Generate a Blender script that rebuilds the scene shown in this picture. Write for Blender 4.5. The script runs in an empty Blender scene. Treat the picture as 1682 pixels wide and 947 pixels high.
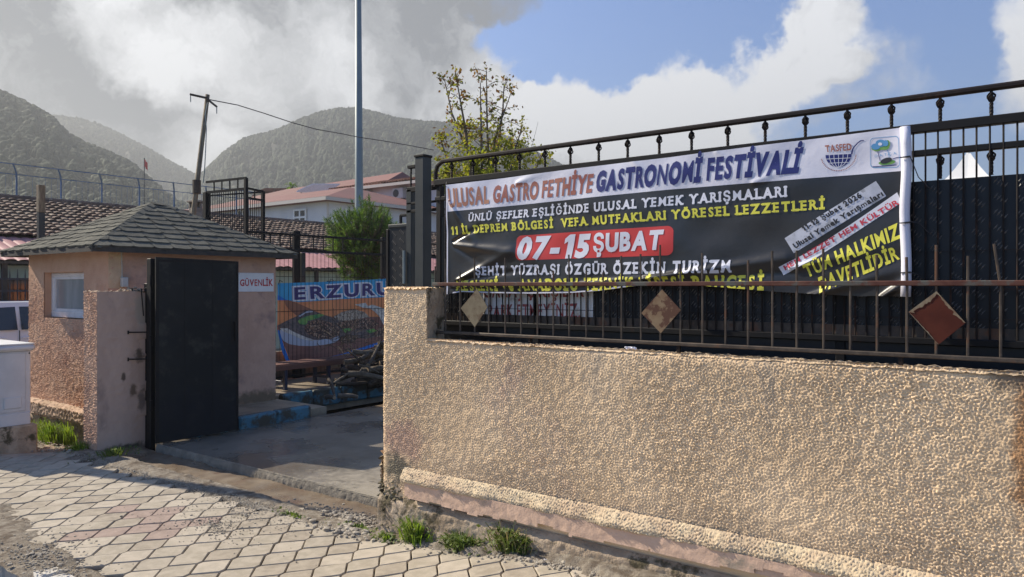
import bpy, bmesh, math, random
import numpy as np
from mathutils import Vector, Matrix
R = math.radians
rnd = random.Random(7)
SC = bpy.context.scene
COL = SC.collection

# ------------------------------------------------------------------ camera, sun, sky, exposure
YAW = 36.5
EYE = 1.6
cam_d = bpy.data.cameras.new('camera'); cam = bpy.data.objects.new('camera', cam_d); COL.objects.link(cam)
cam.location = (0, 0, EYE); cam.rotation_euler = (R(90), 0, R(YAW))
cam_d.sensor_width = 36; cam_d.lens = 26.0; cam_d.shift_y = -0.0021
cam_d.clip_start = 0.05; cam_d.clip_end = 9000
SC.camera = cam

SUN_EL, SUN_AZ = 37.0, 12.5          # light travels towards +X, turned SUN_AZ degrees towards +Y
sd = bpy.data.lights.new('sun', 'SUN'); so = bpy.data.objects.new('sun', sd); COL.objects.link(so)
trav = Vector((math.cos(R(SUN_AZ))*math.cos(R(SUN_EL)), math.sin(R(SUN_AZ))*math.cos(R(SUN_EL)), -math.sin(R(SUN_EL))))
so.rotation_euler = trav.to_track_quat('-Z', 'Y').to_euler()
sd.energy = 5.0; sd.angle = R(0.5); sd.color = (1.0, 0.90, 0.75)
SC.view_settings.view_transform = 'Standard'; SC.view_settings.look = 'None'
SC.view_settings.gamma = 1.0; SC.view_settings.exposure = 0.82; SC.view_settings.use_curve_mapping = False
SC.cycles.volume_bounces = 0; SC.cycles.max_bounces = 6; SC.cycles.transparent_max_bounces = 12

SY, CY = math.sin(R(YAW)), math.cos(R(YAW))
F = 1215.0
def ray(u, v):
    s = (u-841)/F
    return Vector((-SY + CY*s, CY + SY*s, (470-v)/F))
def at_t(u, v, t): return Vector((0, 0, EYE)) + ray(u, v)*t
def at_y(u, v, y): d = ray(u, v); return Vector((0, 0, EYE)) + d*(y/d.y)
def at_x(u, v, x): d = ray(u, v); return Vector((0, 0, EYE)) + d*(x/d.x)

class NT:
    """tiny node-tree writer"""
    def __init__(s, tree): s.t = tree; s.n = tree.nodes; s.l = tree.links
    def new(s, typ, **kw):
        n = s.n.new(typ)
        for k, v in kw.items(): setattr(n, k, v)
        return n
    def put(s, sock, val):
        if isinstance(val, bpy.types.NodeSocket): s.l.new(val, sock)
        else:
            if hasattr(sock.default_value, '__len__') and not hasattr(val, '__len__'): val = (val,)*len(sock.default_value)
            if hasattr(sock.default_value, '__len__') and len(sock.default_value) == 4 and len(val) == 3: val = (*val, 1)
            sock.default_value = val
    def math(s, op, a, b=None, c=None, clamp=False):
        n = s.new('ShaderNodeMath', operation=op, use_clamp=clamp); s.put(n.inputs[0], a)
        if b is not None: s.put(n.inputs[1], b)
        if c is not None: s.put(n.inputs[2], c)
        return n.outputs[0]
    def vec(s, op, a, b=None, out=0):
        n = s.new('ShaderNodeVectorMath', operation=op); s.put(n.inputs[0], a)
        if b is not None:
            if op == 'SCALE': s.put(n.inputs[3], b)
            else: s.put(n.inputs[1], b)
        return n.outputs[out]
    def noise(s, v, scale, detail=3, rough=0.55, dist=0.0, color=False):
        n = s.new('ShaderNodeTexNoise'); s.put(n.inputs['Vector'], v); n.inputs['Scale'].default_value = scale
        n.inputs['Detail'].default_value = detail; n.inputs['Roughness'].default_value = rough; n.inputs['Distortion'].default_value = dist
        return n.outputs['Color' if color else 'Fac']
    def ramp(s, f, a, b, smooth=True, lo=0.0, hi=1.0):
        n = s.new('ShaderNodeMapRange', interpolation_type='SMOOTHSTEP' if smooth else 'LINEAR'); s.put(n.inputs[0], f)
        n.inputs[1].default_value = a; n.inputs[2].default_value = b; n.inputs[3].default_value = lo; n.inputs[4].default_value = hi
        return n.outputs[0]
    def mix(s, f, a, b, mode='MIX'):
        n = s.new('ShaderNodeMix', data_type='RGBA', blend_type=mode); s.put(n.inputs[0], f); s.put(n.inputs[6], a); s.put(n.inputs[7], b)
        return n.outputs[2]

world = bpy.data.worlds.new('World'); SC.world = world; world.use_nodes = True
w = NT(world.node_tree); w.n.clear()
sky = w.new('ShaderNodeTexSky', sky_type='NISHITA'); sky.sun_disc = False
sky.sun_elevation = R(SUN_EL)
sky.sun_rotation = math.atan2(-trav.x, -trav.y)      # the sky's sun stands where the lamp's light comes from
sky.air_density = 1.0; sky.dust_density = 1.0; sky.ozone_density = 1.4
D = w.new('ShaderNodeTexCoord').outputs['Generated']
D = w.vec('NORMALIZE', D)
warp = w.vec('SUBTRACT', w.noise(D, 3.2, 6, 0.6, color=True), (0.5, 0.5, 0.5))
Dw = w.vec('ADD', D, w.vec('SCALE', warp, 0.26))
warp2 = w.vec('SUBTRACT', w.noise(D, 11, 6, 0.66, color=True), (0.5, 0.5, 0.5))
Dw = w.vec('ADD', Dw, w.vec('SCALE', warp2, 0.075)); Dw = w.vec('NORMALIZE', Dw)
def blobs(lst):
    acc = None
    for (u, v, rad, wt) in lst:
        d = ray(u, v).normalized()
        dt = w.vec('DOT_PRODUCT', Dw, tuple(d), out=1)
        m = w.ramp(dt, math.cos(R(rad)), math.cos(R(rad*0.35)))
        m = w.math('MULTIPLY', m, wt)
        acc = m if acc is None else w.math('ADD', acc, m)
    return acc
cover = blobs([(-500, 100, 62, 1.1), (150, 120, 26, 0.6), (620, 60, 11, 0.9), (600, 250, 9, 0.6), (700, 150, 6.5, .9), (860, 190, 8.5, .9),
               (960, 230, 8, 0.75), (1080, 185, 5.5, .8), (1180, 230, 6.5, .6), (1130, 300, 9, 0.5), (1290, 110, 3.8, .6), (1335, 60, 4, .55), (1350, 160, 3.5, .35),
               (1345, 10, 3.5, .35), (1470, 90, 3, .2), (1690, 40, 4, .5), (1700, 110, 4, .4), (1520, 60, 4, -.35), (1480, 330, 12, 0.12), (2400, 250, 20, .5), (3200, -200, 30, .5),
               (850, 40, 4.0, -0.9), (980, 30, 6.5, -0.8), (1110, 70, 5, -.5)])
fb = w.noise(D, 7.5, 9, 0.6)
elz = w.new('ShaderNodeSeparateXYZ'); w.put(elz.inputs[0], D)
low = w.ramp(elz.outputs[2], 0.0, 0.5, lo=0.16, hi=0.0)
cv = w.math('ADD', w.math('ADD', cover, low), w.math('MULTIPLY', w.math('SUBTRACT', fb, 0.5), 1.5))
cov = w.ramp(cv, 0.16, 0.80)
bright = blobs([(250, 50, 4.5, .45), (325, 100, 4.5, .60), (200, 5, 4, .35), (520, 90, 5, .42), (640, 90, 6, .12), (480, 190, 6, .15), (345, 270, 4, .75), (720, 170, 5, .35), (870, 140, 8, .62),
                (1000, 190, 8, .62), (1120, 160, 8, .6), (1280, 90, 6, .5), (1650, 60, 7, .5), (1200, 260, 8, .45), (900, 90, 5, .3), (1400, 300, 20, .45), (2600, 100, 40, .4)])
bn = w.noise(Dw, 6.0, 8, 0.62)
bn2 = w.noise(Dw, 17, 7, 0.65)
bb = w.math('ADD', w.math('ADD', bright, w.math('MULTIPLY', w.math('SUBTRACT', bn, 0.51), 1.9)), w.math('MULTIPLY', w.math('SUBTRACT', bn2, 0.5), 1.15), clamp=True)
ccol = w.mix(bb, (0.158, 0.17, 0.19), (0.60, 0.61, 0.63))
skyb = w.mix(1.0, sky.outputs[0], (0.066, 0.082, 0.111), 'MULTIPLY')
fin = w.mix(cov, skyb, ccol)
bg = w.new('ShaderNodeBackground'); w.put(bg.inputs[0], fin); bg.inputs[1].default_value = 1.0
# the sky texture is scaled by 0.12 inside the mix, which is the Background strength of the clear sky
w.l.new(bg.outputs[0], w.new('ShaderNodeOutputWorld').inputs[0])

# ------------------------------------------------------------------ materials
def mat(name, c1, c2=None, scale=6, lo=.35, hi=.65, rough=.8, metal=0, bump=0, bscale=60, bdist=.01, spots=(), c3=None, scale3=2.0, lo3=.55, hi3=.7,
        rough2=None, spec=.5, detail=5, stretch=None, subsurf=0, vor=None, gen=False):
    m = bpy.data.materials.new(name); m.use_nodes = True
    t = NT(m.node_tree); b = t.n['Principled BSDF']
    if gen: P = t.new('ShaderNodeTexCoord').outputs['Object']
    else: P = t.new('ShaderNodeNewGeometry').outputs['Position']
    Q = t.vec('MULTIPLY', P, stretch) if stretch else P
    col = c1
    f = t.ramp(t.noise(Q, scale, detail, .6), lo, hi)
    if c2: col = t.mix(f, c1, c2)
    if c3: col = t.mix(t.ramp(t.noise(Q, scale3, 6, .65), lo3, hi3), col, c3)
    if vor:
        vn = t.new('ShaderNodeTexVoronoi'); t.put(vn.inputs['Vector'], Q); vn.inputs['Scale'].default_value = vor[0]
        col = t.mix(t.ramp(vn.outputs['Distance'], vor[1], vor[2]), col, vor[3])
    for (p, rad, sc, st) in spots:
        d = t.vec('DISTANCE', t.vec('MULTIPLY', P, (1/rad[0], 1/rad[1], 1/rad[2])), (p[0]/rad[0], p[1]/rad[1], p[2]/rad[2]), out=1)
        nn = t.noise(P, 14, 5, .65)
        d = t.math('ADD', d, t.math('MULTIPLY', t.math('SUBTRACT', nn, .5), 1.6))
        col = t.mix(t.ramp(d, 1.0, .35, lo=0, hi=st), col, sc)
    t.put(b.inputs['Base Color'], col)
    if rough2 is not None: t.put(b.inputs['Roughness'], t.ramp(t.noise(Q, scale*.7, 4, .6), .38, .62, lo=rough, hi=rough2))
    else: b.inputs['Roughness'].default_value = rough
    b.inputs['Metallic'].default_value = metal
    b.inputs['Specular IOR Level'].default_value = spec
    if bump:
        bn_ = t.new('ShaderNodeBump'); bn_.inputs['Strength'].default_value = bump; bn_.inputs['Distance'].default_value = bdist
        t.put(bn_.inputs['Height'], t.noise(P, bscale, 5, .6)); t.l.new(bn_.outputs[0], b.inputs['Normal'])
    return m

M = {}
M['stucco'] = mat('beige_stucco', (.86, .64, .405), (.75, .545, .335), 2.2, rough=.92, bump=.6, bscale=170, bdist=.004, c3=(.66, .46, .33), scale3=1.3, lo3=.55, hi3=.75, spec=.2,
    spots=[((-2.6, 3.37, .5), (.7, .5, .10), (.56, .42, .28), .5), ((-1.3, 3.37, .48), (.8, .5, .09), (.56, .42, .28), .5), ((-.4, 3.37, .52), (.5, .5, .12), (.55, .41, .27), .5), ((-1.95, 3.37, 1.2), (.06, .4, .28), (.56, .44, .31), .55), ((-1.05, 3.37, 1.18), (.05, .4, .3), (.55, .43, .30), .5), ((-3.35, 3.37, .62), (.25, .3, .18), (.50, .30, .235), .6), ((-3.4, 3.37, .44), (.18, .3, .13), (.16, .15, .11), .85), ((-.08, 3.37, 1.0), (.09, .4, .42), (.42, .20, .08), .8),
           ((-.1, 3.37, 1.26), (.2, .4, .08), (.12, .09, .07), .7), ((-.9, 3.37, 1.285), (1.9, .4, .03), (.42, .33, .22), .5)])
M['stucco_hut'] = mat('pink_stucco', (.56, .33, .22), (.64, .41, .28), 3, rough=.93, bump=.6, bscale=150, bdist=.004, c3=(.45, .25, .17), scale3=1.6, spec=.2)
M['plaster_side'] = mat('pale_pink_plaster', (.60, .39, .29), (.53, .34, .25), 3.5, rough=.9, bump=.25, bscale=120, bdist=.004, c3=(.36, .24, .20), scale3=1.8, spec=.2,
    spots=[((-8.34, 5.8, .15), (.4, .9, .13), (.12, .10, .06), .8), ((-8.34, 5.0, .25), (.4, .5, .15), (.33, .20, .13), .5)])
M['plaster_pillar'] = mat('worn_pillar_plaster', (.56, .39, .30), (.50, .345, .265), 5, rough=.9, bump=.3, bscale=90, bdist=.006, c3=(.36, .25, .2), scale3=2.4, spec=.2, stretch=(1, 1, .5),
    spots=[((-7.49, 3.78, .9), (.3, .07, .08), (.10, .07, .05), .9), ((-7.49, 3.72, .55), (.3, .05, .08), (.14, .09, .06), .9), ((-7.49, 3.8, .45), (.3, .06, .15), (.14, .10, .08), .8), ((-7.49, 3.8, 1.35), (.3, .09, .25), (.40, .34, .27), .8),
           ((-7.49, 3.62, .7), (.3, .03, .06), (.10, .07, .05), .9), ((-7.49, 3.6, -.02), (.3, .4, .07), (.05, .05, .03), .9)])
M['conc_old'] = mat('old_concrete', (.50, .40, .29), (.34, .26, .18), 7, rough=.92, bump=.7, bscale=60, bdist=.012, c3=(.09, .075, .045), scale3=5.5, lo3=.53, hi3=.64, spec=.2)
M['conc_moss'] = mat('eroded_mossy_concrete', (.34, .29, .19), (.14, .12, .065), 16, rough=.95, bump=1, bscale=70, bdist=.012, c3=(.045, .038, .025), scale3=20, lo3=.52, hi3=.6, spec=.2)
M['conc_shade'] = mat('shade_dark_concrete', (.13, .11, .08), (.07, .06, .045), 4, rough=.9, bump=.5, bscale=50)  # dark tone carries the shade on the low wall below the rear fence
M['plinth_pink'] = mat('pink_plinth_render', (.68, .47, .34), (.59, .41, .30), 8, rough=.9, bump=.4, bscale=70, bdist=.006, c3=(.36, .29, .22), scale3=5, lo3=.56, hi3=.68, spec=.2)
M['plinth_cream'] = mat('cream_roughcast', (.66, .53, .35), (.56, .42, .28), 6, rough=.92, bump=.6, bscale=130, bdist=.005, spec=.2)
M['ledge'] = mat('hut_ledge_render', (.56, .40, .29), (.40, .29, .2), 6, rough=.92, bump=.5, bscale=70, bdist=.008, c3=(.18, .15, .12), scale3=7, lo3=.6, hi3=.7, spec=.2)
M['paver'] = mat('grey_paver', (.41, .36, .285), (.33, .29, .225), 13, rough=.88, bump=.5, bscale=220, bdist=.003, c3=(.24, .20, .155), scale3=2.6, lo3=.50, hi3=.78, spec=.25)
M['paver2'] = mat('pale_paver', (.45, .395, .315), (.38, .335, .265), 15, rough=.88, bump=.5, bscale=220, bdist=.003, c3=(.28, .235, .185), scale3=2.6, lo3=.52, hi3=.78, spec=.25)
M['paver3'] = mat('dull_paver', (.37, .32, .25), (.29, .25, .195), 12, rough=.9, bump=.5, bscale=220, bdist=.003, c3=(.22, .19, .15), scale3=3, lo3=.52, hi3=.72, spec=.25)
M['paver_red'] = mat('reddish_paver', (.35, .27, .225), (.28, .215, .18), 14, rough=.9, bump=.5, bscale=220, bdist=.003, c3=(.24, .18, .15), scale3=3, spec=.25)
M['bedding'] = mat('dark_joint_sand', (.075, .06, .045), (.05, .042, .033), 20, rough=.95, bump=.5, bscale=100)
M['dirt'] = mat('grey_brown_dirt', (.33, .29, .23), (.21, .175, .135), 22, rough=.95, bump=1.0, bscale=130, bdist=.015, c3=(.15, .12, .09), scale3=7, lo3=.5, hi3=.62, spec=.2)
M['wet_dirt'] = mat('wet_brown_gutter', (.14, .10, .065), (.21, .165, .115), 5, rough=.5, rough2=.25, bump=.35, bscale=50, bdist=.008, c3=(.11, .06, .04), scale3=3, spec=.5)
M['gravel'] = mat('gravel_stones', (.40, .36, .29), (.27, .235, .19), 40, rough=.9, spec=.3, c3=(.13, .11, .09), scale3=60, lo3=.6, hi3=.66)
M['slab'] = mat('wet_concrete_slab', (.20, .175, .14), (.12, .105, .085), 1.6, rough=.42, rough2=.13, bump=.12, bscale=50, bdist=.004, c3=(.12, .09, .06), scale3=1.1, lo3=.5, hi3=.72, spec=.35, spots=[((-3.7, 4.0, 0), (1.5, 1.0, 1), (.34, .30, .235), .95), ((-6.6, 6.9, 0), (1.2, .8, 1), (.24, .16, .09), .8)])  # paler dry spot also puts the sunlit triangle's brightness into the colour
M['slab_edge'] = mat('worn_slab_edge', (.24, .21, .165), (.16, .14, .11), 9, rough=.9, bump=.7, bscale=60, bdist=.012, c3=(.15, .13, .1), scale3=6)
M['yard'] = mat('yard_ground', (.36, .29, .2), (.22, .18, .13), 3, rough=.7, rough2=.35, bump=.4, bscale=40, c3=(.15, .12, .09), scale3=1.2)
M['road'] = mat('road_asphalt', (.17, .145, .12), (.12, .105, .09), 12, rough=.85, bump=.6, bscale=160, bdist=.006, c3=(.26, .21, .16), scale3=1.5)
M['ground'] = mat('dry_ground', (.12, .11, .08), (.08, .085, .06), .05, rough=.95)
M['kerb_white'] = mat('white_kerb_paint', (.55, .53, .48), (.45, .42, .37), 8, rough=.8, bump=.5, bscale=80, c3=(.33, .29, .24), scale3=5, lo3=.55, hi3=.7)
M['kerb_blue'] = mat('worn_blue_kerb_paint', (.05, .15, .21), (.07, .20, .26), 6, rough=.75, bump=.5, bscale=60, c3=(.055, .052, .038), scale3=4.5, lo3=.42, hi3=.54)
M['shingle'] = mat('grey_green_shingle', (.098, .098, .083), (.135, .13, .105), 14, rough=.95, bump=.8, bscale=260, bdist=.004, c3=(.20, .185, .14), scale3=3.0, lo3=.6, hi3=.8, spec=.2)
M['shingle2'] = mat('dark_shingle', (.07, .072, .062), (.10, .098, .083), 14, rough=.95, bump=.8, bscale=260, bdist=.004, c3=(.17, .16, .13), scale3=3.0, lo3=.6, hi3=.8, spec=.2)
M['fascia'] = mat('dark_fascia', (.045, .042, .038), (.07, .06, .05), 12, rough=.9)
M['black_metal'] = mat('black_painted_steel', (.006, .006, .007), (.010, .009, .009), 14, rough=.6, metal=0, spec=.25, c3=(.025, .014, .01), scale3=9, lo3=.6, hi3=.72)
M['black_rust'] = mat('black_steel_rusting', (.009, .007, .007), (.016, .009, .007), 10, rough=.6, metal=0, spec=.25, c3=(.05, .022, .013), scale3=7, lo3=.56, hi3=.66)
M['plate'] = mat('black_tread_plate', (.005, .0065, .010), (.008, .010, .014), 6, rough=.42, metal=.1, spec=.4)
M['tread'] = mat('tread_bar', (.13, .135, .14), (.19, .19, .19), 9, rough=.32, metal=.5)  # bars paler than the plate: their glint is put into the colour
M['gate_dark'] = mat('dark_gate_sheet', (.0055, .0075, .009), (.008, .010, .011), 2.5, rough=.55, rough2=.7, metal=.0, bump=.05, bscale=6, bdist=.02, c3=(.026, .028, .024), scale3=4.5, lo3=.52, hi3=.68, spec=.3, spots=[((-7.15, 4.3, .25), (.5, .9, .35), (.003, .004, .009), .8)])
M['post_green'] = mat('grey_green_post', (.02, .026, .028), (.03, .035, .035), 7, rough=.5, metal=.1)
M['rust'] = mat('rusty_rail', (.075, .022, .015), (.11, .045, .03), 14, rough=.75, metal=.2, c3=(.09, .09, .08), scale3=5, lo3=.55, hi3=.62)
M['bar_metal'] = mat('weathered_bar', (.055, .043, .035), (.10, .08, .062), 18, rough=.6, metal=.4, c3=(.12, .06, .035), scale3=9, lo3=.55, hi3=.65)
M['dia_tan'] = mat('tan_rusted_plate', (.22, .155, .09), (.18, .11, .06), 18, rough=.85, metal=.0, c3=(.085, .035, .02), scale3=14, lo3=.48, hi3=.56)
M['dia_grey'] = mat('grey_tan_plate', (.20, .165, .105), (.15, .12, .075), 20, rough=.85, metal=.0, c3=(.11, .07, .04), scale3=18, lo3=.5, hi3=.65)
M['dia_red'] = mat('dark_red_plate', (.085, .024, .016), (.065, .018, .013), 12, rough=.9, metal=0, spec=.15)
M['dia_chip'] = mat('chipped_plate_edge', (.16, .10, .06), (.22, .18, .12), 30, rough=.85)
M['white_vinyl'] = mat('white_banner_vinyl', (.72, .72, .80), (.66, .66, .75), 3, rough=.5, bump=.15, bscale=10, bdist=.02)
M['black_vinyl'] = mat('black_banner_vinyl', (.014, .014, .0155), (.022, .021, .021), 4, rough=.30, rough2=.42, bump=.12, bscale=9, bdist=.02, spec=.6)
M['v_red'] = mat('print_red', (.60, .045, .04), rough=.4)
M['v_white'] = mat('print_white', (.72, .73, .80), rough=.45)
M['v_yellow'] = mat('print_yellow', (.72, .68, .07), rough=.45)
M['v_blue'] = mat('print_blue', (.014, .02, .15), rough=.45)
M['v_brown'] = mat('print_brown_red', (.33, .10, .075), (.38, .15, .10), 5, rough=.45)
M['v_tan'] = mat('print_orange_tan', (.46, .22, .13), (.40, .15, .10), 5, rough=.45)
M['v_black'] = mat('print_black', (.02, .02, .025), rough=.45)
M['v_silver'] = mat('print_silver_strip', (.60, .62, .70), (.42, .44, .50), 9, rough=.4, c3=(.33, .34, .37), scale3=20, lo3=.55, hi3=.62)
M['v_redtext'] = mat('print_red_letters', (.55, .05, .08), rough=.45)
M['v_skyblue'] = mat('print_sky_blue', (.10, .30, .55), rough=.45)
M['v_green'] = mat('print_green', (.10, .28, .06), (.20, .38, .09), 30, rough=.45)
M['sign_white'] = mat('sign_white', (.80, .80, .80), (.74, .74, .74), 8, rough=.5)
M['sign_aged'] = mat('aged_sign_white', (.85, .84, .80), (.74, .72, .68), 14, rough=.7, c3=(.55, .48, .40), scale3=9, lo3=.6, hi3=.7)
M['sign_red'] = mat('sign_red', (.50, .03, .035), rough=.5)
M['sign_red_faded'] = mat('faded_red_letters', (.42, .07, .07), (.33, .09, .08), 20, rough=.6)
M['cabinet'] = mat('pale_cabinet_paint', (.60, .62, .63), (.52, .54, .55), 4, rough=.55, c3=(.40, .41, .41), scale3=6, lo3=.6, hi3=.75)
M['frame_white'] = mat('white_plastic_frame', (.72, .72, .73), (.62, .62, .62), 9, rough=.45)
M['glass_curtain'] = mat('dusty_window_pane', (.26, .27, .28), (.34, .35, .36), 3, rough=.12, spec=.8, stretch=(2, 1, .4))
M['glass_dark'] = mat('dark_window_glass', (.02, .024, .028), rough=.08, spec=.8)
M['car_white'] = mat('white_car_paint', (.66, .69, .74), rough=.28, spec=.6)
M['tyre'] = mat('tyre_rubber', (.02, .02, .02), rough=.8)
M['pole_grey'] = mat('galvanised_pole', (.20, .245, .25), (.17, .21, .215), 1.5, rough=.5, metal=.2)
M['wood'] = mat('weathered_timber', (.24, .19, .12), (.13, .10, .07), 9, rough=.9, bump=.5, bscale=60, stretch=(4, 4, .6), c3=(.34, .29, .19), scale3=4)
M['wood_dark'] = mat('dark_timber', (.05, .04, .03), (.09, .07, .05), 8, rough=.9)
M['log'] = mat('grey_branch_bark', (.05, .038, .028), (.085, .066, .05), 18, rough=.9, bump=.5, bscale=70)
M['log2'] = mat('pale_branch_bark', (.10, .078, .055), (.16, .13, .095), 18, rough=.9, bump=.5, bscale=70)
M['log_end'] = mat('sawn_wood_end', (.35, .27, .18), (.26, .19, .12), 30, rough=.9)
M['tile_a'] = mat('old_clay_tile', (.20, .13, .095), (.12, .085, .065), 5, rough=.9, c3=(.40, .33, .24), scale3=9, lo3=.55, hi3=.66)
M['tile_b'] = mat('orange_clay_tile', (.24, .10, .06), (.17, .08, .05), 1.2, rough=.9, c3=(.20, .14, .10), scale3=2)
M['red_roof'] = mat('dull_red_roof', (.20, .085, .075), (.165, .075, .065), .6, rough=.75)
M['pink_roof'] = mat('pink_sheet_roof', (.46, .22, .21), (.40, .19, .18), 2, rough=.6)
M['green_wall'] = mat('pale_green_wall', (.42, .50, .38), (.36, .43, .33), 2, rough=.85, c3=(.27, .30, .22), scale3=1.5)
M['white_wall'] = mat('white_house_render', (.60, .60, .62), (.54, .54, .57), .8, rough=.9)
M['white_wall2'] = mat('lighter_white_render', (.68, .68, .70), (.63, .63, .65), .8, rough=.9)
M['trim'] = mat('eave_trim', (.50, .46, .42), rough=.8)
M['cream_wall'] = mat('cream_house_render', (.62, .54, .34), (.55, .47, .3), .8, rough=.9)
M['ac_grey'] = mat('air_conditioner_grey', (.45, .45, .44), rough=.6)
M['court_blue'] = mat('blue_fence_paint', (.06, .12, .26), (.08, .13, .22), 4, rough=.6)
M['wire'] = mat('dark_wire', (.03, .03, .035), rough=.6)
M['tent'] = mat('white_tent_canvas', (.78, .78, .76), (.70, .70, .68), 1.5, rough=.7)
M['brick'] = mat('chimney_masonry', (.26, .22, .18), (.18, .15, .12), 8, rough=.9)
M['plastic_box'] = mat('grey_junction_box', (.52, .55, .53), (.45, .48, .46), 9, rough=.6)
M['flag_red'] = mat('red_flag_cloth', (.60, .04, .04), rough=.7)
M['bench_wood'] = mat('reddish_bench_wood', (.17, .075, .05), (.12, .055, .04), 5, rough=.7, stretch=(1, .2, 1))
M['bench_metal'] = mat('dark_blue_bench_leg', (.018, .025, .055), rough=.5)
M['board'] = mat('raw_board', (.34, .22, .13), (.27, .17, .1), 5, rough=.8)
M['bark'] = mat('tree_bark', (.16, .13, .10), (.10, .08, .06), 12, rough=.9)
def leaf(name, c1, c2, tr=.35, sc=3):
    m = bpy.data.materials.new(name); m.use_nodes = True; t = NT(m.node_tree); b = t.n['Principled BSDF']
    P = t.new('ShaderNodeNewGeometry').outputs['Position']
    col = t.mix(t.ramp(t.noise(P, sc, 4, .6), .35, .65), c1, c2)
    t.put(b.inputs['Base Color'], col); b.inputs['Roughness'].default_value = .6; b.inputs['Specular IOR Level'].default_value = .3
    tl = t.new('ShaderNodeBsdfTranslucent'); t.put(tl.inputs[0], t.mix(1.0, col, (1.6, 1.7, .8), 'MULTIPLY'))
    mx = t.new('ShaderNodeMixShader'); mx.inputs[0].default_value = tr
    t.l.new(b.outputs[0], mx.inputs[1]); t.l.new(tl.outputs[0], mx.inputs[2]); t.l.new(mx.outputs[0], t.n['Material Output'].inputs[0])
    return m
M['leaf_green'] = leaf('yellow_green_leaf', (.19, .21, .03), (.27, .25, .045), .45)
M['leaf_olive'] = leaf('olive_leaf', (.09, .10, .03), (.16, .13, .04), .35)
M['leaf_rust'] = leaf('russet_leaf', (.16, .07, .03), (.20, .11, .04), .35)
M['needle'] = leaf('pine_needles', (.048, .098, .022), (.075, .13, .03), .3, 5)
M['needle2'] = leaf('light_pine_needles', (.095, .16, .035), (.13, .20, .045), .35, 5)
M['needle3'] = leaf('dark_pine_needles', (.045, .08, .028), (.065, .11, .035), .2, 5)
M['grass'] = leaf('weed_blades', (.13, .21, .025), (.21, .27, .05), .4, 9)
M['grass2'] = leaf('weed_leaves_dull', (.085, .13, .03), (.14, .17, .045), .3, 9)
M['straw'] = leaf('dry_straw', (.33, .28, .17), (.25, .2, .12), .2, 9)
M['moss'] = mat('wall_foot_moss', (.07, .075, .025), (.12, .105, .05), 20, rough=.95, bump=.8, bscale=120)
M['hill'] = mat('wooded_hillside', (.025, .03, .018), (.045, .045, .028), .012, rough=.95, c3=(.075, .068, .048), scale3=.03, lo3=.58, hi3=.72)
M['hilltree'] = mat('distant_foliage', (.012, .026, .008), (.024, .042, .014), .03, rough=.95)  # hill foliage darkened to carry the cloud shadow lying over it
M['hilltree2'] = mat('distant_foliage_pale', (.024, .038, .014), (.036, .046, .02), .03, rough=.95)

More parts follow.
